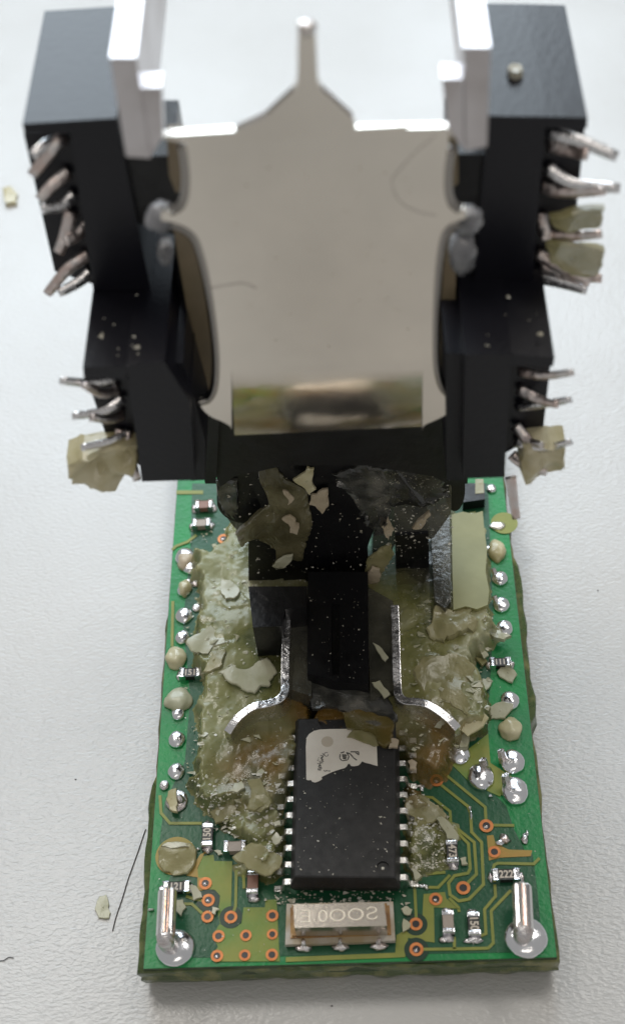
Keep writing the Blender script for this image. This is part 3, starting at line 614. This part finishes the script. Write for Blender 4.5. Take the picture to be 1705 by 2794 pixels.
# the bright plate
def sm2(pts, n=6): return [(p.x, p.y) for p in smoothpath([(x, y, 0) for x, y in pts], n)]
PL = [(418, 372), (640, 358), (722, 320), (800, 248)] + sm2([(806, 238), (811, 215), (812, 150), (813, 80)], 3) + sm2([(816, 72), (838, 69), (858, 73)], 3) + sm2([(860, 80), (864, 150), (867, 215), (876, 244)], 3) + [(962, 322), (972, 354), (1225, 348)]
PL += sm2([(1222, 400), (1214, 460), (1214, 515), (1224, 550), (1246, 568), (1268, 572)], 4) + sm2([(1270, 596), (1246, 604), (1218, 618), (1200, 650), (1190, 710), (1184, 800), (1181, 900), (1182, 980), (1190, 1030), (1206, 1062), (1228, 1078), (1250, 1076)], 4)
PL += sm2([(1247, 1092), (1234, 1114), (1212, 1134), (1184, 1148), (1158, 1160), (1152, 1172)], 4) + [(1152, 1012), (632, 1012), (632, 1172)]
PL += sm2([(628, 1162), (606, 1150), (578, 1138), (556, 1120), (542, 1097)], 4) + sm2([(552, 1094), (574, 1086), (590, 1062), (597, 1020), (597, 950), (588, 860), (574, 770), (558, 700), (540, 650), (512, 622), (475, 608), (440, 602)], 4) + sm2([(440, 576), (472, 574), (498, 560), (512, 530), (516, 480), (512, 430), (506, 392)], 4)
bm = bmesh.new(); f = [atY(x, y, YS) for x, y in PL]
bk = [p + Vector((0, .045, 0)) for p in f]; hexa(bm, f, bk); plate = obj('metal_plate', bm, M_sheet, coil, bevel=.006)
bm = bmesh.new(); rows = []; y_ = YS - .003; K = 10; N = 22
aT0, aT1 = atY(598, 372, YS), atY(1112, 366, YS); aM0, aM1 = atY(630, 940, YS), atY(1152, 940, YS); aB0, aB1 = atY(640, 1194, YS + .08), atY(1150, 1191, YS + .08)
for k in range(K): t = k / K; rows.append([bm.verts.new((aT0.x + (aM0.x - aT0.x) * t + ((aT1.x - aT0.x) * (1 - t) + (aM1.x - aM0.x) * t) * j / 6, y_ + (.0045 if k == 0 else 0), aT0.z + (aM0.z - aT0.z) * t)) for j in range(7)])
for k in range(N + 1):
    t = k / N; z = aM0.z + (aB0.z - aM0.z) * t; an = math.radians(15) * t ** 1.5
    if k: y_ += math.tan(an) * (aM0.z - aB0.z) / N
    rows.append([bm.verts.new((aM0.x + (aB0.x - aM0.x) * t + ((aM1.x - aM0.x) * (1 - t) + (aB1.x - aB0.x) * t) * j / 6, y_, z + (.004 * mn.noise(Vector((j * 1.3, 0, 0))) if k == N else 0))) for j in range(7)])
bq = bmesh.new(); TH = Vector((0, .045, 0)); G = [[v.co.copy() for v in rw] for rw in rows]
for u, v in zip(rows, rows[1:]):
    for j in range(6): bm.faces.new((u[j], u[j + 1], v[j + 1], v[j]))
bm2 = bmesh.new(); loop = [g[0] for g in G[K:]] + G[-1][1:-1] + [g[-1] for g in G[:K - 1:-1]]
for p, q in zip(loop, loop[1:]):
    bm2.faces.new([bm2.verts.new(t) for t in (p, q, q + TH, p + TH)])
for u, v in zip(G[K:], G[K + 1:]): bm2.faces.new([bm2.verts.new(t + TH) for t in (u[0], u[-1], v[-1], v[0])])
bq.free(); lip = obj('bent_lip', bm, M_sheet, plate, True); obj('lip_edge', bm2, M_sheet, lip)
bm = bmesh.new(); blob(bm, atY(838, 76, YS + .02), .045, .04, .035, seed=4); obj('tab_tip', bm, M_copper, plate, True)
for ct in (sm2([(552, 1094), (574, 1086), (590, 1062), (597, 1020), (597, 950), (588, 860), (574, 770), (558, 700), (540, 650), (512, 622), (475, 608)], 4), sm2([(472, 574), (498, 560), (512, 530), (516, 480), (512, 430), (506, 392)], 4),
           sm2([(1222, 400), (1214, 460), (1214, 515), (1224, 550), (1246, 568)], 4), sm2([(1246, 604), (1218, 618), (1200, 650), (1190, 710), (1184, 800), (1181, 900), (1182, 980), (1190, 1030), (1206, 1062), (1228, 1078)], 4)):
    sg = -1 if ct[0][0] < 900 else 1
    bm = bmesh.new(); tube(bm, [atY(x + sg * 5, y, YS + .028) for x, y in ct], .032, 12, up=Vector((0, 1, 0))); obj('rolled_edge', bm, M_roll, plate, True)
# strips seen through the side openings of the plate
for px in ([(455, 372), (500, 372), (508, 520), (480, 525), (462, 480)], [(470, 606), (512, 606), (540, 700), (560, 780), (582, 920), (590, 1010), (584, 1046), (570, 1064), (556, 1062), (544, 1040), (530, 960)], [(1222, 372), (1248, 372), (1250, 500), (1235, 512), (1222, 480)], [(1200, 606), (1246, 606), (1240, 900), (1238, 1000), (1230, 1028), (1214, 1038), (1200, 1026), (1194, 1000)]):
    blk('inner_strip', px, YU - .05, .1, M_tape, .03, sm=False)
# arms of the yoke, standing up on both sides
def arm(px_front, px_top, Yf, dep): return blk('yoke_arm', px_front, Yf, dep, M_arm, .02)
arm([(300, 156), (372, 156), (412, 432), (345, 428)], None, YS - .03, 2.1)
arm([(374, 240), (440, 238), (446, 372), (410, 430)], None, YS - .01, .12)
arm([(1262, 128), (1338, 128), (1328, 400), (1270, 412)], None, YS - .03, 2.0)
arm([(1205, 215), (1260, 215), (1268, 412), (1222, 350)], None, YS - .01, .12)
# grey sealing lumps on both sides of the plate
M_lump = mat('grey_sealant', (.10, .10, .105), .22, bump=.004, bscale=8, col2=(.34, .34, .36), cscale=5, alpha=.8, coat=.5)
for x, y, rx, rz, s in ((440, 590, .09, .08, 1), (452, 685, .045, .07, 2), (1272, 600, .09, .08, 3), (1262, 690, .08, .14, 5)):
    c = atY(x, y, YS + .08); bm = bmesh.new(); blob(bm, c, rx, .09, rz, seed=s, amp=.12, seg=20, rings=12); obj('sealing_lump', bm, M_lump, coil, True)
# pins along the sides: flattened, bent, stained
def pin(pts, Y0, dY, r, mt, taper=.7):
    n = len(pts); P = smoothpath([atY(x, y, Y0 + dY * i / (n - 1)) for i, (x, y) in enumerate(pts)], 4)
    R = [r * (1 - (1 - taper) * i / (len(P) - 1)) for i in range(len(P))]
    bm = bmesh.new(); tube(bm, P, R, 8, .55, up=Vector((.2, -1, .3))); return obj('pin', bm, mt, coil, True)
U = YU + .18
for pts, mt in [([(180, 372), (150, 400), (88, 478)], M_copper), ([(172, 385), (128, 395), (90, 425)], M_tin), ([(190, 470), (150, 500), (108, 545)], M_copper), ([(205, 530), (170, 560), (115, 570)], M_tin), ([(195, 575), (180, 640), (160, 690)], M_copper), ([(245, 695), (190, 730), (130, 802)], M_copper), ([(248, 740), (215, 770), (160, 800)], M_tin), ([(240, 610), (215, 640), (180, 660)], M_copper)]: pin(pts, U, -.12, .044, mt)
for pts, mt in [([(320, 1030), (250, 1045), (166, 1038)], M_tin), ([(325, 1060), (280, 1075), (230, 1050)], M_copper), ([(338, 1085), (290, 1120), (198, 1136)], M_tin), ([(338, 1130), (300, 1145), (250, 1140)], M_copper), ([(352, 1180), (300, 1205), (222, 1222)], M_tin), ([(345, 1175), (355, 1240), (375, 1310)], M_copper), ([(330, 1170), (330, 1230), (340, 1280)], M_copper)]: pin(pts, YL + .2, -.15, .038, mt)
for pts, mt in [([(1492, 362), (1580, 385), (1682, 428)], M_tin), ([(1495, 395), (1560, 412), (1600, 425)], M_copper), ([(1490, 455), (1560, 500), (1690, 515)], M_tin), ([(1475, 508), (1540, 525), (1650, 520)], M_copper), ([(1476, 585), (1490, 640), (1560, 645), (1640, 638)], M_copper), ([(1470, 585), (1482, 620), (1490, 655)], M_copper), ([(1460, 690), (1530, 730), (1610, 770)], M_copper), ([(1452, 755), (1530, 772), (1600, 792)], M_tin), ([(1470, 720), (1550, 750), (1640, 760)], M_copper)]: pin(pts, U, -.14, .044, mt)
for pts, mt in [([(1415, 1012), (1480, 1025), (1562, 1016)], M_copper), ([(1412, 1062), (1470, 1090), (1520, 1105)], M_copper), ([(1410, 1112), (1470, 1105), (1556, 1090)], M_tin), ([(1405, 1160), (1440, 1200), (1480, 1215)], M_copper), ([(1403, 1205), (1470, 1225), (1556, 1205)], M_tin), ([(1395, 1240), (1430, 1270), (1490, 1290)], M_copper), ([(1392, 1300), (1400, 1360), (1408, 1415)], M_copper)]: pin(pts, YL + .2, -.15, .038, mt)
# scratches and hairs on the plate
def hair(name, pts, r, label, cat, mt=M_hair):
    bm = bmesh.new(); tube(bm, smoothpath(pts, 5), r, 5); tag(obj(name, bm, mt), label, cat)
hair('hair', [atY(x, y, YS - .007) for x, y in ((1190, 370), (1130, 420), (1085, 470), (1068, 500), (1090, 550), (1140, 580), (1190, 590))], .0008, 'fine curved dark hair clinging to the bright metal plate', 'hair')
hair('hair', [atY(x, y, YS - .007) for x, y in ((575, 788), (610, 782), (640, 776), (670, 775), (700, 788))], .001, 'short wavy hair on the left lower half of the metal plate', 'hair')
bm = bmesh.new()
for k in range(90):
    x = rng.uniform(600, 1140); y = rng.uniform(430, 960); blob(bm, atY(x, y, YS - .004), .009 * rng.rand() ** 2 + .0015, .001, .004 * rng.rand() ** 2 + .0015, seed=k, seg=6, rings=4)
tag(obj('specks', bm, M_stain, plate), kind='stuff')

# ------------------------------------------------------------------ resin flakes
def flake(px, label, mt, z=None, th=.014, tilt=0., lift=.008, Y=None, group='resin flakes and lumps left on the module', seed=None, rough=.006, onbody=None):
    if 'lump' in label and Y is None:
        xs = [p[0] for p in px]; ys = [p[1] for p in px]; c = onres((min(xs) + max(xs)) / 2, (min(ys) + max(ys)) / 2); sd_ = int(px[0][0]); bm = bmesh.new()
        rx, ry = cm((max(xs) - min(xs)) / 2, c.y * 0 + ys[0]), cm((max(ys) - min(ys)) / 2, ys[0]) * 1.1
        blob(bm, (c.x, c.y, c.z), rx, ry, .06, seed=sd_, amp=.10, seg=26, rings=16, freq=1.5)
        return tag(obj('resin_lump', bm, mt, smooth=True), label, 'resin lump', group)
    s = int(px[0][0] * 7 + px[0][1]) if seed is None else seed; r = random.Random(s)
    cx = sum(p[0] for p in px) / len(px); cy = sum(p[1] for p in px) / len(px)
    if Y is not None: P = [atY(x, y, Y) for x, y in px]
    else:
        if z is None: z = onres(cx, cy, lift).z + th
        P = [at(x, y, z) for x, y in px]
    c = sum(P, Vector()) / len(P); a, b = r.uniform(-tilt, tilt), r.uniform(-tilt, tilt); Q = []
    for i, p in enumerate(P):
        q = P[(i + 1) % len(P)]; k = max(2, int((q - p).length / .03))
        for j in range(k):
            t = p.lerp(q, j / k)
            Q.append(t + Vector((r.gauss(0, rough), r.gauss(0, rough), 0)) if j else t)
    # fan of rings towards the centre so the chip is uneven, not a flat card
    bm = bmesh.new(); n = len(Q); rings = []; Qs = Q
    for _ in range(8): Qs = [(Qs[i - 1] + Qs[i] * 2 + Qs[(i + 1) % n]) / 4 for i in range(n)]
    nrm = Vector((0, -1, 0)) if Y is not None else Vector((0, 0, 1))
    for k, f in enumerate((1, .94, .85, .72, .58, .44, .3, .16)):
        rr = []
        for q, q2 in zip(Q, Qs):
            p = c.lerp(q, f) if k < 2 else c.lerp(q2, f); h = (-.35 * th if k == 0 else 0) + mn.noise(p * 6 + Vector((s, 0, 0))) * th * 1.1 * (1 if k else .5) + (p.x - c.x) * a + (p.y - c.y) * b
            rr.append(bm.verts.new(p + nrm * h))
        rings.append(rr)
    mid = bm.verts.new(c + nrm * th * .2); bot = [bm.verts.new(v.co - nrm * th * 1.1) for v in rings[0]]
    for u, v in zip(rings, rings[1:]):
        for i in range(n): bm.faces.new((u[i], u[(i + 1) % n], v[(i + 1) % n], v[i]))
    for i in range(n): bm.faces.new((rings[-1][i], rings[-1][(i + 1) % n], mid)); bm.faces.new((rings[0][(i + 1) % n], rings[0][i], bot[i], bot[(i + 1) % n]))
    bm.faces.new(bot[::-1]); o = obj('resin_flake', bm, mt)
    for pl in o.data.polygons: pl.use_smooth = abs(pl.normal.dot(nrm)) > .5; return tag(o, label, 'resin flake', group)
flake(cr('r7', [(490, 345), (560, 310), (605, 290), (620, 330), (680, 320), (740, 270), (820, 225), (860, 270), (890, 325), (840, 385), (835, 425), (780, 425), (740, 478), (690, 470), (640, 440), (560, 405)]), 'large pale boomerang shaped resin flake left of the left metal spring', M_flk, tilt=.12, lift=.03)
flake(cr('r7', [(270, 140), (330, 80), (400, 40), (440, 8), (470, 40), (530, 50), (545, 130), (450, 160), (420, 205), (310, 195)]), 'broad pale flake by the left row of solder joints, above the dark resistor', M_flk, tilt=.1)
flake(cr('r7', [(450, 190), (540, 175), (520, 290), (440, 330), (385, 330), (430, 250)]), 'curved pale strip flake just right of the dark resistor', M_flk3, tilt=.1)
flake(cr('r7', [(150, 200), (210, 160), (265, 190), (275, 260), (200, 320), (130, 285)]), 'yellow resin lump sitting on a left edge solder joint above the dark resistor', M_flk2, th=.03, lift=0)
flake(cr('r7', [(120, 545), (180, 460), (300, 448), (318, 530), (255, 600), (180, 612)]), 'pale crumpled flake lump on the left edge below the dark resistor', M_flk, th=.03, lift=0, rough=.012)
flake(cr('r7', [(135, 1210), (150, 1150), (205, 1125), (212, 1290), (160, 1275)]), 'yellowish half disc of resin on the lowest left solder joint', M_flk2, z=.075, th=.02)
flake(cr('r5', [(510, 750), (575, 755), (640, 830), (600, 885), (540, 892), (505, 830)]), 'pale rounded flake left of the black foot of the post', M_flk, tilt=.1)
flake(cr('r5', [(215, 580), (300, 560), (330, 640), (280, 700), (210, 660)]), 'tan resin lump over the farthest left solder joint', M_flkt, th=.05, lift=.0)
flake(cr('r5', [(215, 800), (240, 760), (310, 760), (300, 860), (260, 875), (220, 850)]), 'yellow orange resin lump on the second far left solder joint', M_flk2, th=.06, lift=0)
flake(cr('r7', [(690, 1075), (780, 1060), (820, 1140), (860, 1215), (740, 1285), (680, 1270), (720, 1160)]), 'olive chip left of the middle chip leads', M_flk3, tilt=.2, lift=.02)
flake(cr('r7', [(550, 1150), (600, 1090), (650, 1080), (672, 1130), (620, 1160)]), 'ragged pale chip at the lower edge of the left resin mass', M_flk, tilt=.2)
flake(cr('r7', [(430, 1290), (560, 1210), (620, 1260), (560, 1340), (470, 1370)]), 'grey pale chip heap at the lower left end of the resin mass', M_flk3, tilt=.2)
# on the upright faces by the column
flake(cr('r5', [(760, 0), (830, -40), (900, 20), (960, 90), (1090, 150), (1110, 290), (1130, 370), (1100, 500), (1060, 640), (980, 640), (900, 690), (860, 670), (925, 600), (750, 470), (690, 480), (650, 545), (608, 455), (720, 350), (840, 250), (850, 170), (770, 60)]), 'big dark olive resin scab covering the left face of the black column', M_flk4, Y=YC - .03, th=.03)
flake(cr('r5', [(1000, 80), (1060, 40), (1100, -10), (1145, 0), (1135, 100), (1160, 140), (1108, 180), (1060, 120)]), 'yellow brown triangular flake at the top of the dark scab on the column', M_flk2, Y=YC - .08)
flake(cr('r5', [(1128, 180), (1180, 155), (1240, 138), (1236, 190), (1245, 255), (1200, 312), (1150, 255), (1110, 250)]), 'tan pointed flake stuck on the middle of the black column', M_flkt, Y=YC - .05)
flake(cr('r5', [(925, 345), (980, 320), (1020, 345), (1045, 400), (1030, 450), (980, 440), (990, 385)]), 'small pale flake on the dark olive scab', M_flkt, Y=YC - .09, th=.012)
flake(cr('r5', [(860, 670), (940, 600), (1000, 590), (990, 630), (920, 685)]), 'pale grey chip at the lower tip of the dark olive scab', M_flk, Y=YC - .08, th=.012)
flake(cr('r5', [(930, 150), (970, 160), (1010, 210), (965, 250), (970, 200)]), 'narrow pale splinter high on the dark olive scab', M_flkt, Y=YC - .09, th=.01)
flake(cr('r6', [(240, 700), (262, 612), (330, 560), (420, 520), (430, 600), (345, 740), (300, 840), (250, 850)]), 'tan and olive flake on the right edge of the black column', M_flk3, Y=YC - .04)
flake(cr('r6', [(248, 720), (290, 670), (340, 690), (350, 735), (300, 842), (252, 842)]), 'pale tan tip flake hanging at the right edge of the column', M_flkt, Y=YC - .08, th=.012)
flake(cr('r6', [(340, 340), (400, 330), (440, 420), (400, 490), (360, 430)]), 'brownish flake right of the column just below the relay', M_flkt, Y=YC - .02)
flake(cr('r6', [(560, 410), (620, 340), (680, 290), (690, 320), (640, 390), (600, 415)]), 'slanted tan splinter above the right black foot', M_flkt, Y=YC, th=.015)
flake(cr('m4', [(700, 300), (880, 235), (1010, 262), (1150, 250), (1335, 285), (1340, 420), (1240, 455), (1120, 430), (1020, 470), (1010, 590), (930, 640), (880, 520), (820, 430)]), 'smoky scratched resin film over the right side of the black column', M_film, Y=YC - .02, th=.02, rough=.02)
flake(cr('m4', [(60, 330), (180, 330), (185, 450), (175, 560), (110, 520), (70, 440)]), 'dusty resin film on the left rounded flange of the black bobbin', M_film, Y=YC + .07, th=.015)
flake([(842, 1850), (1003, 1872), (1060, 1905), (1085, 1960), (1050, 1985), (985, 1970), (940, 1935), (890, 1925), (850, 1930)], 'brown smoky resin tongue between post tongue and chip', M_film, z=.3, th=.03)
# right mass
flake(cr('r6', [(700, 1010), (720, 930), (840, 945), (950, 930), (1000, 1010), (1000, 1080), (880, 1120), (780, 1172), (680, 1140), (655, 1080)]), 'tan rough resin cake below the smooth olive slab', M_flk3, tilt=.05, th=.05, rough=.015)
flake(cr('r6', [(1060, 1110), (1110, 1080), (1240, 1130), (1190, 1162), (1120, 1150)]), 'white translucent flake under the right row of solder joints', M_flk, th=.03)
flake(cr('r6', [(1110, 490), (1160, 480), (1200, 560), (1180, 630), (1110, 640), (1080, 560)]), 'pale yellow lump over the farthest right solder joint', M_flk2, th=.03, lift=0)
flake(cr('r8', [(740, 220), (840, 195), (930, 220), (990, 300), (960, 380), (880, 420), (960, 560), (940, 620), (820, 540), (640, 500), (560, 330), (620, 230)]), 'wide olive grey resin sheet right of the right metal spring', M_flk3, tilt=.03, th=.02, lift=.0)
flake(cr('r8', [(285, 400), (340, 388), (410, 480), (370, 508), (330, 450)]), 'pale flake lying between the post tongue and the right spring', M_flk, z=.40)
flake(cr('r8', [(290, 130), (330, 150), (400, 235), (380, 262), (330, 200)]), 'narrow pale splinter beside the right metal spring', M_flk, z=.40, th=.012)
flake(cr('r8', [(1140, 330), (1200, 262), (1240, 310), (1278, 350), (1245, 402), (1190, 375)]), 'pale flake right under the resistor at the right edge', M_flk, tilt=.1)
flake(cr('r8', [(1005, 145), (1035, 150), (1085, 215), (1050, 240)]), 'pointed pale flake left of the resistor at the right edge', M_flk, tilt=.2)
flake(cr('r8', [(990, 225), (1050, 232), (1075, 260), (1040, 300)]), 'small olive flake below the pointed flake at the right', M_flk3, tilt=.2)
flake(cr('r8', [(1040, 370), (1110, 390), (1100, 420), (1060, 470), (1035, 440)]), 'whitish chip at the right side of the wide olive sheet', M_flk, tilt=.3)
flake(cr('r8', [(1080, 570), (1180, 540), (1250, 590), (1200, 650), (1110, 640)]), 'shiny pale crumpled flake below the single right solder joint', M_flk, tilt=.2, rough=.015)
flake(cr('r8', [(1155, 720), (1200, 660), (1280, 650), (1312, 740), (1225, 805), (1165, 770)]), 'yellow lump covering a right edge solder joint', M_flk2, th=.03, lift=0)
flake(cr('r8', [(880, 710), (930, 650), (1060, 622), (1085, 650), (1050, 705), (940, 768)]), 'amber yellow chip right of the tip of the right spring', M_flk2, tilt=.1)
flake(cr('r8', [(870, 760), (930, 755), (952, 800), (940, 845), (885, 850)]), 'pale block flake touching the inner right solder joint', M_flk, th=.05)
flake(cr('r8', [(530, 940), (560, 928), (595, 950), (590, 995), (545, 1000)]), 'round whitish flake on the amber resin beside the chip', M_flkt, z=.26)
flake(cr('r8', [(420, 785), (455, 790), (470, 815), (462, 850), (400, 852)]), 'tan chip at the upper right corner of the black chip', M_flkt, z=.29)
flake(cr('s3', [(740, 330), (800, 262), (900, 262), (985, 330), (1000, 400), (960, 405), (880, 375), (800, 340)]), 'translucent tan resin overlapping the sticker corner', M_flk3, z=.275, th=.012)
flake(cr('s3', [(700, 120), (800, 100), (960, 130), (1120, 200), (1110, 380), (1060, 410), (1000, 380), (960, 300), (860, 262), (740, 250)]), 'smoky brown resin tongue reaching over the chip end', M_resin2, z=.30, th=.03)
# around the chip and front of the board
flake(cr('A', [(438, 665), (490, 668), (532, 745), (470, 768)]), 'square greenish white flake right of the resistor marked 121', M_flk, tilt=.1)
flake(cr('A', [(345, 765), (400, 758), (422, 810), (385, 872), (352, 840)]), 'pale flake just right of the left header post', M_flk, tilt=.1)
flake(cr('A', [(600, 812), (652, 828), (620, 865), (595, 850)]), 'tiny white flake between two via rings on the left', M_flk, tilt=.1, th=.012)
flake(cr('A', [(735, 472), (800, 425), (870, 370), (935, 380), (1080, 470), (1060, 545), (960, 600), (830, 545)]), 'olive chip covering the right end of the beige capacitor', M_flk3, tilt=.1, lift=.02)
flake(cr('A', [(1000, 345), (1040, 300), (1082, 345), (1030, 392), (1010, 380)]), 'pale chip left of the chip leads level with the beige capacitor', M_flk, tilt=.2)
flake(cr('A', [(870, 60), (960, 40), (1005, 100), (930, 160), (850, 150)]), 'olive flake on the debris left of the upper chip leads', M_flk3, tilt=.2, lift=.02)
flake(cr('A', [(1010, 235), (1065, 225), (1070, 255), (1025, 262)]), 'small white chip left of the third lowest visible chip leads', M_flk, tilt=.1)
flake(cr('A', [(610, 425), (660, 425), (680, 450), (640, 460)]), 'tiny yellowish flake below the left end of the beige capacitor', M_flk, th=.012)
flake(cr('A', [(230, 430), (260, 380), (340, 362), (440, 372), (482, 400), (478, 520), (430, 580), (330, 590), (250, 545)]), 'round olive resin patch on the left pad above the resistor marked 121', M_flk3, th=.03, lift=0)
flake(cr('A', [(250, 395), (300, 370), (420, 375), (440, 400), (350, 410)]), 'thin whitish sliver on the far rim of the round olive patch', M_flk, th=.012, lift=.04)
flake(cr('B', [(620, 205), (660, 195), (720, 240), (782, 325), (765, 362), (700, 345), (670, 280)]), 'whitish chip at the upper end of the resistor marked 473', M_flk, tilt=.1, lift=.02)
flake(cr('B', [(785, 480), (830, 468), (842, 520), (800, 525)]), 'small glassy flake right of the resistor marked 473', M_flk, tilt=.1)
flake(cr('B', [(385, 822), (430, 805), (462, 825), (450, 865), (405, 860)]), 'round pale flake right of the crystal, the upper of two', M_flk, tilt=.05, th=.012)
flake(cr('B', [(400, 890), (450, 925), (440, 960), (398, 985)]), 'jagged pale flake right of the crystal, the lower of two', M_flk, tilt=.05, th=.012)
flake(cr('B', [(415, 80), (480, 50), (560, 60), (640, 110), (695, 185), (600, 235), (480, 270), (440, 180)]), 'olive tan flake right of the chip leads', M_flk3, tilt=.12, lift=.03, rough=.014)
flake(cr('B', [(450, 545), (490, 560), (528, 605), (480, 632)]), 'pale green flake next to the lowest right chip lead', M_flk, tilt=.1)
# loose on the table, and stuck on the relay pins
flake([(262, 2470), (272, 2445), (290, 2440), (302, 2490), (298, 2505), (270, 2504)], 'loose pale yellow flake on the table left of the board', M_flk, z=TZ + .02, th=.012)
flake([(8, 515), (30, 508), (48, 525), (45, 552), (15, 555)], 'loose blurred crumb of resin on the table at the far left', M_flk2, z=TZ + .05, th=.04)
flake([(180, 1262), (225, 1245), (300, 1238), (375, 1240), (368, 1300), (320, 1335), (285, 1325), (268, 1345), (230, 1310), (195, 1300)], 'large yellow resin chunk hanging on the lower left pins of the relay', M_flk2, Y=YL + .04, th=.13)
flake([(1440, 1225), (1500, 1218), (1545, 1232), (1536, 1300), (1480, 1310), (1430, 1318), (1420, 1280)], 'yellow resin chunk among the lower right pins of the relay', M_flk2, Y=YL + .05, th=.13)
flake([(1500, 600), (1560, 580), (1650, 575), (1640, 620), (1560, 640), (1510, 625)], 'pale green resin shred on the upper right pins of the relay', M_flk3, Y=YU, th=.04)
flake([(1490, 670), (1560, 680), (1650, 690), (1630, 760), (1560, 760), (1500, 720)], 'pale resin shred below, between the two lowest upper right pins', M_flk3, Y=YU, th=.04)
flake([(1385, 180), (1400, 168), (1420, 175), (1426, 200), (1405, 208), (1388, 200)], 'white crumb on top of the right upper block of the relay', M_crumb, z=atY(1400, 320, YU).z + .03, th=.03)

# crumbs: far too many to count
def crumbs(name, n, area_fn, size, mt, label):
    vs, fs = [], []
    r = random.Random(n)
    for k in range(n):
        p = area_fn(r)
        if p is None: continue
        s = size * (.4 + 1.2 * r.random() ** 3); b = len(vs); ax = [Vector((r.gauss(0, 1), r.gauss(0, 1), r.gauss(0, 1))).normalized() for _ in range(5)]
        for a in ax: vs.append(p + Vector((a.x * s * 1.3, a.y * s, abs(a.z) * s * .7)))
        fs += [(b, b + 1, b + 2), (b, b + 2, b + 3), (b + 1, b + 3, b + 4), (b, b + 1, b + 4), (b + 2, b + 3, b + 4)]
    me = bpy.data.meshes.new(name); me.from_pydata(vs, [], fs); o = link(name, me, mt)
    return tag(o, label, 'resin crumbs', kind='stuff')
def onpoly(px, zf=None, bias=None):
    P = [p for p in px]
    x0, x1 = min(p[0] for p in P), max(p[0] for p in P); y0, y1 = min(p[1] for p in P), max(p[1] for p in P)
    def f(r):
        for _ in range(20):
            x, y = r.uniform(x0, x1), r.uniform(y0, y1); ins = False
            for i in range(len(P)):
                a, b = P[i], P[(i + 1) % len(P)]
                if (a[1] > y) != (b[1] > y) and x < (b[0] - a[0]) * (y - a[1]) / (b[1] - a[1]) + a[0]: ins = not ins
            if ins: return onres(x, y) if zf is None else zf(x, y)
        return None
    return f
crumbs('crumbs', 520, onpoly([(500, 1480), (600, 1420), (1330, 1420), (1345, 1730), (1345, 1960), (1210, 2100), (1090, 2050), (820, 2000), (780, 2180), (600, 2260), (500, 2160)]), .009, M_crumb, 'fine pale resin crumbs scattered over the resin mass')
crumbs('crumbs', 150, onpoly([(500, 1480), (600, 1420), (770, 1500), (770, 1900), (780, 2180), (600, 2260), (500, 2160)]), .026, M_flk, 'larger pale resin chips on the left resin mass')
crumbs('crumbs', 150, onpoly([(1090, 1660), (1330, 1420), (1345, 1730), (1345, 1960), (1210, 2100), (1100, 2050)]), .026, M_flk, 'larger pale resin chips on the right resin mass')
crumbs('crumbs', 300, onpoly(RES[2][0]), .016, M_crumb, 'glassy crumbs in the debris left of the chip')
crumbs('crumbs', 320, onpoly(RES[3][0]), .013, M_crumb, 'glassy crumbs in the debris right of the chip')
crumbs('crumbs', 130, onpoly([(770, 2430), (1100, 2425), (1130, 2500), (1085, 2470), (780, 2470), (700, 2450)]), .014, M_crumb, 'white crumbs in the gap between chip and crystal')
crumbs('crumbs', 150, onpoly([(820, 1985), (1070, 1980), (1070, 2385), (812, 2385)], lambda x, y: at(x, y, .252)), .006, M_crumb, 'dust specks on the black chip')
crumbs('crumbs', 330, onpoly([(600, 1290), (1240, 1290), (1230, 1600), (1010, 1640), (780, 1640), (690, 1580)], lambda x, y: atY(x, y, YC - .02)), .009, M_crumb, 'tiny glints of resin dust on the black column')
crumbs('crumbs', 260, onpoly([(1020, 1290), (1232, 1290), (1228, 1400), (1170, 1470), (1030, 1560)], lambda x, y: atY(x, y, YC - .02)), .009, M_crumb, 'pale scratches and dust on the smoky resin right of the column')
crumbs('crumbs', 60, onpoly([(842, 1600), (1003, 1600), (1003, 1860), (842, 1835)], lambda x, y: at(x, y, .422)), .006, M_crumb, 'specks on the tongue of the black post')
crumbs('crumbs', 260, onpoly([(430, 2600), (1480, 2600), (1470, 2000), (1380, 1900), (1340, 1330), (520, 1330), (470, 1700), (440, 2200)]), .006, M_crumb, 'loose dust on the bare green board')
tz = atY(346, 1000, YL).z; tz2 = atY(1300, 966, YL).z
crumbs('crumbs', 16, onpoly([(250, 800), (440, 800), (430, 970), (240, 980)], lambda x, y: at(x, y, tz + .004)), .016, M_crumb, 'white crumbs on the left ledge of the relay')
crumbs('crumbs', 8, onpoly([(1290, 800), (1450, 800), (1480, 940), (1290, 950)], lambda x, y: at(x, y, tz2 + .004)), .012, M_crumb, 'white crumbs on the right ledge of the relay')
# hairs and dust on the table
hair('hair', [at(x, y, TZ + .006) for x, y in ((398, 2262), (375, 2330), (350, 2400), (335, 2450), (318, 2500), (308, 2540))], .004, 'long thin dark hair on the table left of the board', 'hair')
hair('hair', [at(x, y, TZ + .006) for x, y in ((0, 2622), (12, 2620), (25, 2612), (38, 2614))], .003, 'short dark fibre on the table at the left edge', 'fibre')
for x, y, l in ((1630, 1612, 'dark speck on the table right of the board'), (905, 2745, 'dark speck on the table in front of the board'), (207, 2127, 'grey speck on the table left of the board')):
    c = at(x, y, TZ); bm = bmesh.new(); blob(bm, (c.x, c.y, TZ + .004), .008, .005, .004, seed=x, amp=.3, seg=8, rings=5); tag(obj('dust_speck', bm, M_hair), l, 'speck')
